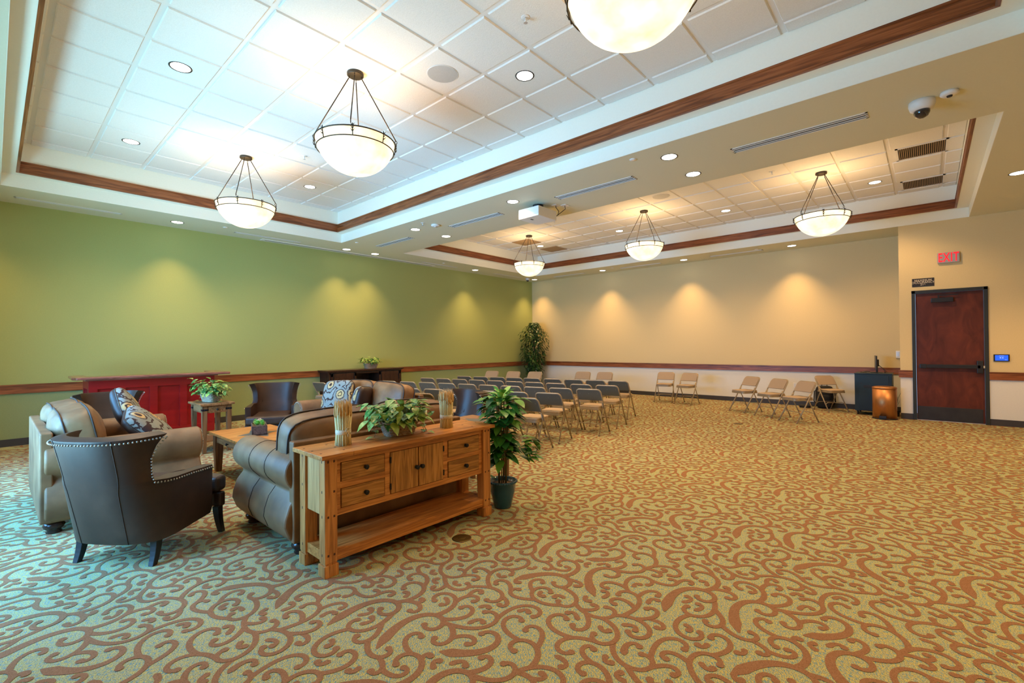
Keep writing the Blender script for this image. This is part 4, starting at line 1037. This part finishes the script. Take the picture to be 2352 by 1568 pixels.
# ------------------------------------------------------------------ dark media console
t = thing('media_console', 'dark espresso media console with sliding doors against the green wall', 'cabinet', (.27, -6.68, 0))
def Lm(bm, x0, x1, y0, y1, z0, z1, mi=0, bev=0): bx(bm, x0-.27, x1-.27, y0+6.68, y1+6.68, z0, z1, mi, bev)
bm = NB(); Lm(bm, .03, .50, -7.67, -5.69, .905, .932, 0, .008); Lm(bm, .04, .485, -7.65, -5.71, .885, .905, 0, .004); obj('table_top', bm, M['espresso'], t)
bm = NB(); Lm(bm, .04, .46, -7.62, -7.58, .05, .885); Lm(bm, .04, .46, -5.78, -5.74, .05, .885); Lm(bm, .04, .46, -7.62, -5.74, .04, .10); Lm(bm, .04, .06, -7.6, -5.75, .1, .885)
Lm(bm, .05, .455, -7.03, -7.0, .1, .885); Lm(bm, .05, .455, -6.36, -6.33, .1, .885); Lm(bm, .05, .455, -7.6, -5.75, .60, .62); Lm(bm, .05, .46, -7.6, -5.75, .84, .885)
for k in range(14): Lm(bm, .06+.028*k, .062+.028*k, -7.624, -7.62, .1, .88)
obj('carcass', bm, M['espresso'], t)
for y0, y1 in ((-7.58, -6.98), (-6.38, -5.78)):
    bm = NB(); Lm(bm, .462, .482, y0, y1, .12, .86, 0, .003)
    for k in range(7): q = y0+.08+k*(y1-y0-.16)/6; Lm(bm, .481, .485, q-.006, q+.006, .2, .78)
    Lm(bm, .481, .487, y0, y0+.06, .12, .86); Lm(bm, .481, .487, y1-.06, y1, .12, .86); Lm(bm, .481, .487, y0, y1, .79, .86)
    d = obj('sliding_door', bm, M['espresso'], t)
    for y in (y0+.05, y1-.05): bm = NB(); Lm(bm, .486, .492, y-.012, y+.012, .66, .875, 0, .001); obj('hanger', bm, M['iron'], d)
bm = NB(); Lm(bm, .486, .492, -7.60, -5.76, .862, .874); obj('rail', bm, M['iron'], t)

# ------------------------------------------------------------------ plants
def leaf(bm, base, d, up, ln, wd, fold=.25, droop=.25, mi=0, tip=1.0, segs=5):
    # pointed ovate leaf with a midrib fold
    d = d.normalized(); side = d.cross(up)
    if side.length < 1e-3: side = Vector((1, 0, 0))
    side.normalize(); nrm = side.cross(d).normalized(); prev = None
    prof = [0, .62, 1, .92, .58, .0] if tip > .5 else [0, .75, 1, .85, .45, 0]
    for k in range(segs+1):
        u = k/segs; c = base+d*(ln*u)-Vector((0, 0, 1))*(droop*ln*u*u); w = wd/2*prof[k]
        if k in (0, segs): cur = [bm.verts.new(c)]
        else: cur = [bm.verts.new(c-side*w+nrm*w*fold), bm.verts.new(c), bm.verts.new(c+side*w+nrm*w*fold)]
        if prev:
            if len(prev) == 1: fs = [(prev[0], cur[0], cur[1]), (prev[0], cur[1], cur[2])]
            elif len(cur) == 1: fs = [(prev[0], cur[0], prev[1]), (prev[1], cur[0], prev[2])]
            else: fs = [(prev[0], cur[0], cur[1], prev[1]), (prev[1], cur[1], cur[2], prev[2])]
            for f in fs: q = bm.faces.new(f); q.material_index = mi; q.smooth = True
        prev = cur
def rv(r): a = r.uniform(0, 2*PI); return Vector((math.cos(a), math.sin(a), 0))
# green floor plant in a teal pot
t = thing('potted_plant', 'tall leafy green plant in a teal pot beside the console table', 'plant', (7.40, -9.49, 0)); rn = random.Random(3)
bm = NB(); lathe(bm, [(.001, 0), (.070, 0), (.078, .01), (.112, .15), (.118, .215), (.128, .222), (.130, .238), (.122, .243), (.112, .236), (.108, .20)], 36); 
for k in range(36): ball(bm, (.129*math.cos(2*PI*k/36), .129*math.sin(2*PI*k/36), .232), .0075, 0, 6, 4)
obj('pot', bm, M['teal_pot'], t)
bm = NB(); lathe(bm, [(.108, .195), (.110, .205), (.001, .208)], 24); obj('soil', bm, M['soil'], t)
bm = NB()
for k in range(6):
    a = k*1.05; x, y = .035*math.cos(a), .035*math.sin(a); tube(bm, [(x, y, .2), (x*1.2, y*1.2, .5), (x*1.6+.01, y*1.6, .95)], .0055, 6)
obj('stem', bm, M['stem'], t)
bm = NB(); bm2 = NB()
for k in range(215):
    z = rn.uniform(.42, 1.0); d = rv(rn); rad = .03+.10*max(0, (z-.40)/.6)**1.2*rn.random()
    if z > .72: rad *= 1.25
    b = Vector((d.x*rad, d.y*rad, z)); dd = (d+Vector((0, 0, rn.uniform(-.35, .45)))); leaf(bm, b, dd, Vector((0, 0, 1)), rn.uniform(.10, .165), rn.uniform(.065, .10), .25, .35)
for k in range(46):
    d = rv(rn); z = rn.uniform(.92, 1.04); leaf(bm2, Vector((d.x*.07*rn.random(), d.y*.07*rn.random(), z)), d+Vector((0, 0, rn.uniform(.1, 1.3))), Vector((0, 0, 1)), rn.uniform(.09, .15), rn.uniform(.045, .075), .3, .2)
for k in range(26):   # low branch to the right
    c = Vector((.10, .10, .50))+Vector((rn.uniform(-.02, .12), rn.uniform(-.02, .12), rn.uniform(-.07, .12)))
    leaf(bm if k % 3 else bm2, c, Vector((.7, .7, 0))+rv(rn)*.8+Vector((0, 0, rn.uniform(-.4, .6))), Vector((0, 0, 1)), rn.uniform(.09, .14), rn.uniform(.06, .08), .25, .3)
leaf(bm, Vector((-.05, -.03, .25)), Vector((-.6, -.6, .35)), Vector((0, 0, 1)), .12, .08, .2, .2)
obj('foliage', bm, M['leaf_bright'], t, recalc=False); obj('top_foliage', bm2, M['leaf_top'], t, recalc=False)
# ficus tree
t = thing('ficus_tree', 'tall bushy ficus tree in the corner between the green and tan walls', 'tree', (.56, -.60, 0)); rn = random.Random(8)
bm = NB(); lathe(bm, [(.001, 0), (.15, 0), (.19, .30), (.20, .33), (.18, .33), (.17, .28), (.001, .28)], 24); obj('basket', bm, M['wicker'], t)
bm = NB()
for k in range(3): tube(bm, [(.02*math.cos(k*2+q*.9), .02*math.sin(k*2+q*.9), .25+q*.22) for q in range(7)], .014, 6)
for k in range(16):
    a = k*2.4; z = .75+k*.085; r = .25+.1*math.sin(k); tube(bm, [(0, 0, z-.15), (r*.5*math.cos(a), r*.5*math.sin(a), z+.02), (r*math.cos(a), r*math.sin(a), z+.06)], [.008, .005, .002], 5)
obj('trunk', bm, M['bark'], t)
bm = NB()
for k in range(3000):
    z = rn.uniform(.42, 2.22); u = (z-.42)/1.8; env = (.20+.24*math.sin(min(1, u*1.25)*PI*.62)) if u < .82 else .40*(1-(u-.82)/.18*.72)
    d = rv(rn); cl = 1+.14*math.sin(5*math.atan2(d.y, d.x)+z*7); rr = env*cl*math.sqrt(rn.random())
    x, y = d.x*rr, d.y*rr
    if .56+x < .11 or -.60+y > -.12: continue
    leaf(bm, Vector((x, y, z)), d*.7+rv(rn)*.5+Vector((0, 0, rn.uniform(-.9, .2))), Vector((0, 0, 1)), rn.uniform(.065, .10), rn.uniform(.028, .042), .2, .3)
obj('foliage', bm, M['leaf_ficus'], t, recalc=False)
# pothos in rectangular baskets
def basket_plant(lab, loc, rz, a, b, h, n, spread, seed, grp, trail=True):
    t = thing('basket_plant', lab, 'plant', loc, rz, grp); rn = random.Random(seed); bm = NB(); nl = 9; N = 40; prev = None
    for k in range(nl*2+1):
        u = k/(nl*2); f = .72+.28*u; wob = .0035*(1 if k % 2 else -1); ring = []
        for j in range(N):
            an = 2*PI*j/N; c, s = math.cos(an), math.sin(an); rr = 1/((abs(c)**5+abs(s)**5)**(1/5)); w = 1+.012*(1 if (j+k//2) % 2 else -1)
            ring.append(bm.verts.new(((a*f+wob)*c*rr*w, (b*f+wob)*s*rr*w, h*u+.02*u*(abs(c)**6)*.6)))
        if prev:
            for j in range(N): q = bm.faces.new((prev[j], prev[(j+1) % N], ring[(j+1) % N], ring[j])); q.smooth = False
        else: bm.faces.new(ring[::-1])
        prev = ring
    inner = [bm.verts.new((v.co.x*.9, v.co.y*.9, v.co.z-.01)) for v in prev]
    for j in range(N): bm.faces.new((prev[j], prev[(j+1) % N], inner[(j+1) % N], inner[j]))
    bm.faces.new(inner); obj('basket', bm, M['wicker'], t)
    bm = NB(); bs = NB()
    for k in range(n):
        d = rv(rn); p = Vector((d.x*a*rn.random(), d.y*b*rn.random(), h*.95)); up = Vector((d.x*a, d.y*b, 0)); hgt = rn.uniform(.02, spread)*(1.0 if rn.random() < .7 else 1.25); q = p+d*rn.uniform(0, spread*.8)+Vector((0, 0, hgt*(1-.3*rn.random())))
        if k % 3 == 0: tube(bs, [p-Vector((0, 0, .02)), (p+q)/2+Vector((0, 0, .02)), q], .0018, 4)
        leaf(bm, q, d*.8+rv(rn)*.5+Vector((0, 0, rn.uniform(-.7, .5))), Vector((0, 0, 1)), rn.uniform(.05, .085)*spread/.13, rn.uniform(.038, .058)*spread/.13, .22, .3, tip=0)
    if trail:
        for sx, sy, dn in ((1.55, .2, -.07), (-1.45, -.3, -.05), (1.35, -.8, -.03), (-1.25, .6, .0)):
            p = Vector((a*sx*.6, b*sy*.6, h)); q = Vector((a*sx, b*sy*1.2, max(.012, h*.4+dn))); tube(bs, [p, (p+q)/2+Vector((0, 0, .05)), q], .0018, 4)
            for u in (.3, .6, .85, 1):
                c = p.lerp(q, u)+Vector((0, 0, .05*4*u*(1-u))); leaf(bm, c, rv(rn)+Vector((0, 0, .1)), Vector((0, 0, 1)), .055*spread/.13, .042*spread/.13, .2, .25, tip=0)
    obj('foliage', bm, M['leaf_pothos'], t, recalc=False); obj('vine', bs, M['stem'], t)
basket_plant('leafy pothos trailing from a rectangular wicker basket on the oak console table', (7.235, -10.47, CT), PI/2-.15, .145, .085, .105, 185, .165, 4, 'pothos basket plants')
basket_plant('leafy pothos in a wicker basket on the tall narrow end table', (2.62, -10.46, .683), .3, .15, .10, .125, 170, .175, 5, 'pothos basket plants')
basket_plant('small pothos in a wicker basket on the dark media console', (.31, -6.50, .932), PI/2, .17, .11, .12, 140, .15, 6, 'pothos basket plants', False)
# succulent planter
t = thing('succulent_planter', 'small dark wooden planter box of bright succulents on the coffee table', 'planter', (4.52, -10.50, .4635), -.30)
bm = NB(); a, b, h = .165, .075, .105; th = .010
bx(bm, -a, a, -b, -b+th, 0, h); bx(bm, -a, a, b-th, b, 0, h); bx(bm, -a, -a+th, -b, b, 0, h); bx(bm, a-th, a, -b, b, 0, h); bx(bm, -a, a, -b, b, 0, .02); obj('box', bm, M['planter'], t)
bm = NB(); bx(bm, -a+th, a-th, -b+th, b-th, .02, .09); obj('moss', bm, M['soil'], t)
rn = random.Random(2); bm = NB(); bw = NB(); bp = NB()
for cx_, cy_, r, which in ((.09, -.02, .07, 0), (.02, .03, .05, 0), (-.02, -.02, .045, 1), (-.09, .01, .055, 2), (-.13, -.03, .04, 0), (.12, .03, .045, 0)):
    for k in range(24):
        an = k*2.4; u = k/24; d = Vector((math.cos(an), math.sin(an), .25+1.3*(1-u))); leaf({0: bm, 1: bw, 2: bw}[which] if not (which == 2 and k % 5 == 0) else bp, Vector((cx_, cy_, .10+.035*(1-u))), d, Vector((0, 0, 1)), r*(.45+.55*u), r*.45, .3, -.1, tip=0)
obj('succulent', bm, M['succ'], t, recalc=False); obj('cream_flower', bw, M['flower_w'], t, recalc=False); obj('pink_flower', bp, M['flower_p'], t, recalc=False)
# wheat sheaves
def sheaf(lab, loc, seed):
    t = thing('wheat_sheaf', lab, 'dried wheat bundle', loc, seed, 'wheat sheaves on the console'); rn = random.Random(seed); bm = NB(); be = NB()
    for k in range(190):
        r = .050*math.sqrt((k+.5)/190); an = k*2.39996; x, y = r*math.cos(an), r*math.sin(an); f = .80 if False else 1
        zt = .205+rn.uniform(-.02, .03); sx = 1.10+rn.uniform(0, .06)
        tube(bm, [(x*1.08, y*1.08, 0), (x*.96, y*.96, .08), (x*sx, y*sx, zt)], .0026, 4)
        tx, ty = x*sx*1.02+rn.uniform(-.004, .004), y*sx*1.02+rn.uniform(-.004, .004)
        if k % 2 == 0 or r > .04:
            tube(be, [(x*sx, y*sx, zt), (tx, ty, zt+.02), (tx, ty, zt+.045), (tx*1.03, ty*1.03, zt+.072)], [.0028, .0052, .0044, .0006], 5)
            for q in range(2): e = Vector((tx+rn.uniform(-.007, .007), ty+rn.uniform(-.007, .007), zt+rn.uniform(.075, .10))); tube(be, [(tx, ty, zt+.045), e], [.0009, .0003], 3)
    obj('stalks', bm, M['straw'], t); obj('ears', be, M['ear'], t)
    bm = NB(); lathe(bm, [(.0505, .075), (.0515, .075), (.0525, .09), (.0515, .107), (.0505, .107)], 32)
    rib = obj('ribbon', bm, M['ribbon'], t)
    bm = NB(); bw = Vector((.036, -.040, .092))
    for s in (-1, 1): tube(bm, [bw+Vector((s*.02*math.sin(q)*.72, s*.02*math.sin(q)*.70, .018*(1-math.cos(q))*.8)) for q in [k*PI/6 for k in range(7)]], .0022, 5)
    tube(bm, [bw, bw+Vector((.006, -.002, -.03))], .0022, 5); tube(bm, [bw, bw+Vector((-.004, -.008, -.028))], .0022, 5); obj('bow', bm, M['ribbon'], rib)
sheaf('bundle of dried wheat tied with pale ribbon at the near end of the console table', (7.245, -10.93, CT), 1)
sheaf('bundle of dried wheat tied with pale ribbon at the far end of the console table', (7.27, -10.03, CT), 2)

# ------------------------------------------------------------------ corner by the door
t = thing('equipment_rack', 'blue black rolling equipment cabinet by the tan wall', 'cabinet', (9.44, -.60, 0))
bm = NB(); bx(bm, -.295, .295, -.28, .27, .085, .815, 0, .008); bx(bm, -.30, .30, -.285, .275, .815, .838, 0, .004); obj('case', bm, M['navy'], t)
bm = NB(); bx(bm, -.225, .245, -.291, -.28, .12, .79, 0, .003); d = obj('rack_door', bm, M['navy'], t)
bm = NB(); bx(bm, -.15, .02, -.297, -.290, .55, .60, 0, .003); bx(bm, -.19, -.175, -.295, -.29, .63, .65); obj('handle', bm, M['black'], d)
for sx in (-.25, .25):
    for sy in (-.23, .22):
        bm = NB(); lathe(bm, [(.001, -.014), (.033, -.014), (.038, 0), (.033, .014), (.001, .014)], 16, c=(sx, sy, .038), axis='x'); bx(bm, sx-.02, sx+.02, sy-.02, sy+.02, .06, .09); obj('caster', bm, M['black'], t)
t = thing('computer_monitor', 'black flat monitor seen edge on atop the equipment cabinet', 'monitor', (9.47, -.55, .838), .12)
bm = NB(); bx(bm, -.012, .012, -.21, .21, .07, .345, 0, .005); obj('screen', bm, M['blackpl'], t)
bm = NB(); bx(bm, .010, .045, -.09, .09, .13, .27, 0, .008); obj('back_cover', bm, M['blackpl'], t)
bm = NB(); bx(bm, .0, .03, -.03, .03, 0.01, .20, 0, .004); bx(bm, -.09, .10, -.11, .11, 0, .012, 0, .004); obj('stand', bm, M['blackpl'], t)
bm = NB(); tube(bm, [(.04, .03, .16), (.10, .0, .10), (.14, -.04, .03), (.16, .02, .008), (.14, .12, .006)], .004, 6); tube(bm, [(.04, -.03, .15), (.12, -.05, .08), (.18, -.02, .012)], .004, 6); obj('cable', bm, M['black'], t)
t = thing('coiled_cables', 'tangle of thin cables on the left of the equipment cabinet top', 'cable', (9.27, -.62, .838)); rn = random.Random(7)
for q in range(3):
    bm = NB(); tube(bm, [(.05*math.cos(k*.7+q)*(1+.15*math.sin(k))+.03*q, .07*math.sin(k*.7+q), .006+.008*q+.006*math.sin(k*1.3)**2) for k in range(22)], .0035, 5); obj('cable', bm, M['rub'] if q == 1 else M['black'], t)
t = thing('trash_can', 'copper coloured step trash can in front of the equipment cabinet', 'trash can', (9.635, -1.22, 0))
bm = NB(); lathe(bm, [(.001, .02), (.186, .02), (.186, .575), (.001, .575)], 64); obj('body', bm, M['copper'], t)
bm = NB(); lathe(bm, [(.186, .572), (.190, .576), (.190, .590), (.188, .60), (.150, .615), (.001, .622)], 64); obj('lid', bm, M['copper'], t)
bm = NB(); lathe(bm, [(.001, 0), (.193, 0), (.193, .018), (.187, .022), (.001, .022)], 48); obj('base_ring', bm, M['blackpl'], t)
bm = NB(); bx(bm, -.055, .055, -.215, -.178, .022, .07, 0, .006); pd = obj('pedal', bm, M['blackpl'], t); pd.rotation_euler = (0, 0, -.08)
t = thing('backpack', 'black backpack with a lime edge standing behind an angled folding chair', 'backpack', (8.53, -.17, 0), .05)
bm = NB(); cushion_pts(bm, .34, .20, .50, e=.45, n=8, puff=.12, c=(0, 0, .25)); obj('body', bm, M['bag'], t)
bm = NB(); cushion_pts(bm, .26, .08, .28, e=.45, n=6, puff=.1, c=(0, -.10, .16)); obj('pocket', bm, M['bag'], t)
bm = NB(); tube(bm, [(-.05, 0, .49), (-.045, 0, .545), (0, 0, .565), (.045, 0, .545), (.05, 0, .49)], .008, 6); obj('handle', bm, M['bag'], t)
bm = NB(); tube(bm, [(-.12, -.06, .455), (0, -.075, .475), (.13, -.06, .455)], .006, 6); obj('zip', bm, M['lime'], t)
for s in (-1, 1): bm = NB(); tube(bm, [(s*.12, .05, .44), (s*.19, .02, .36), (s*.20, .02, .15), (s*.15, .04, .05)], .012, 6); obj('strap', bm, M['bag'], t)
bm = NB(); cushion_pts(bm, .22, .14, .07, e=.5, n=5, puff=.1, c=(0, 0, .035)); o = obj('cable_pouch', bm, M['bag']); o.location = (8.18, -.33, 0); tag(o, 'flat black pouch on the carpet left of the backpack', 'pouch')
t = thing('snake_plant', 'dark narrow leafed plant tucked behind the copper trash can', 'plant', (9.77, -.72, 0)); rn = random.Random(4)
bm = NB(); lathe(bm, [(.001, 0), (.06, 0), (.075, .12), (.001, .11)], 16); obj('pot', bm, M['black'], t); bm = NB()
for k in range(36): leaf(bm, Vector((rn.uniform(-.04, .04), rn.uniform(-.05, .05), .08+rn.random()*.25)), rv(rn)*.28+Vector((0, 0, .9)), Vector((1, 0, 0)), rn.uniform(.12, .24), .03, .3, .15)
obj('foliage', bm, M['leaf_dark'], t, recalc=False)
# floor boxes
for x, y, r, lb in ((7.635, -10.195, .072, 'round brass floor plate in the carpet in front of the console table'), (7.69, -3.56, .075, 'small dark round floor plate in the carpet before the angled chairs')):
    t = thing('floor_outlet', lb, 'floor outlet', (x, y, .002))
    bm = NB(); lathe(bm, [(.001, .003), (r-.006, .003), (r, .001), (r, 0)], 40); obj('cover_plate', bm, M['brass'], t)
    bm = NB(); lathe(bm, [(.001, .0042), (r*.38, .0042), (r*.42, .003)], 24); obj('lid', bm, M['brass'], t)
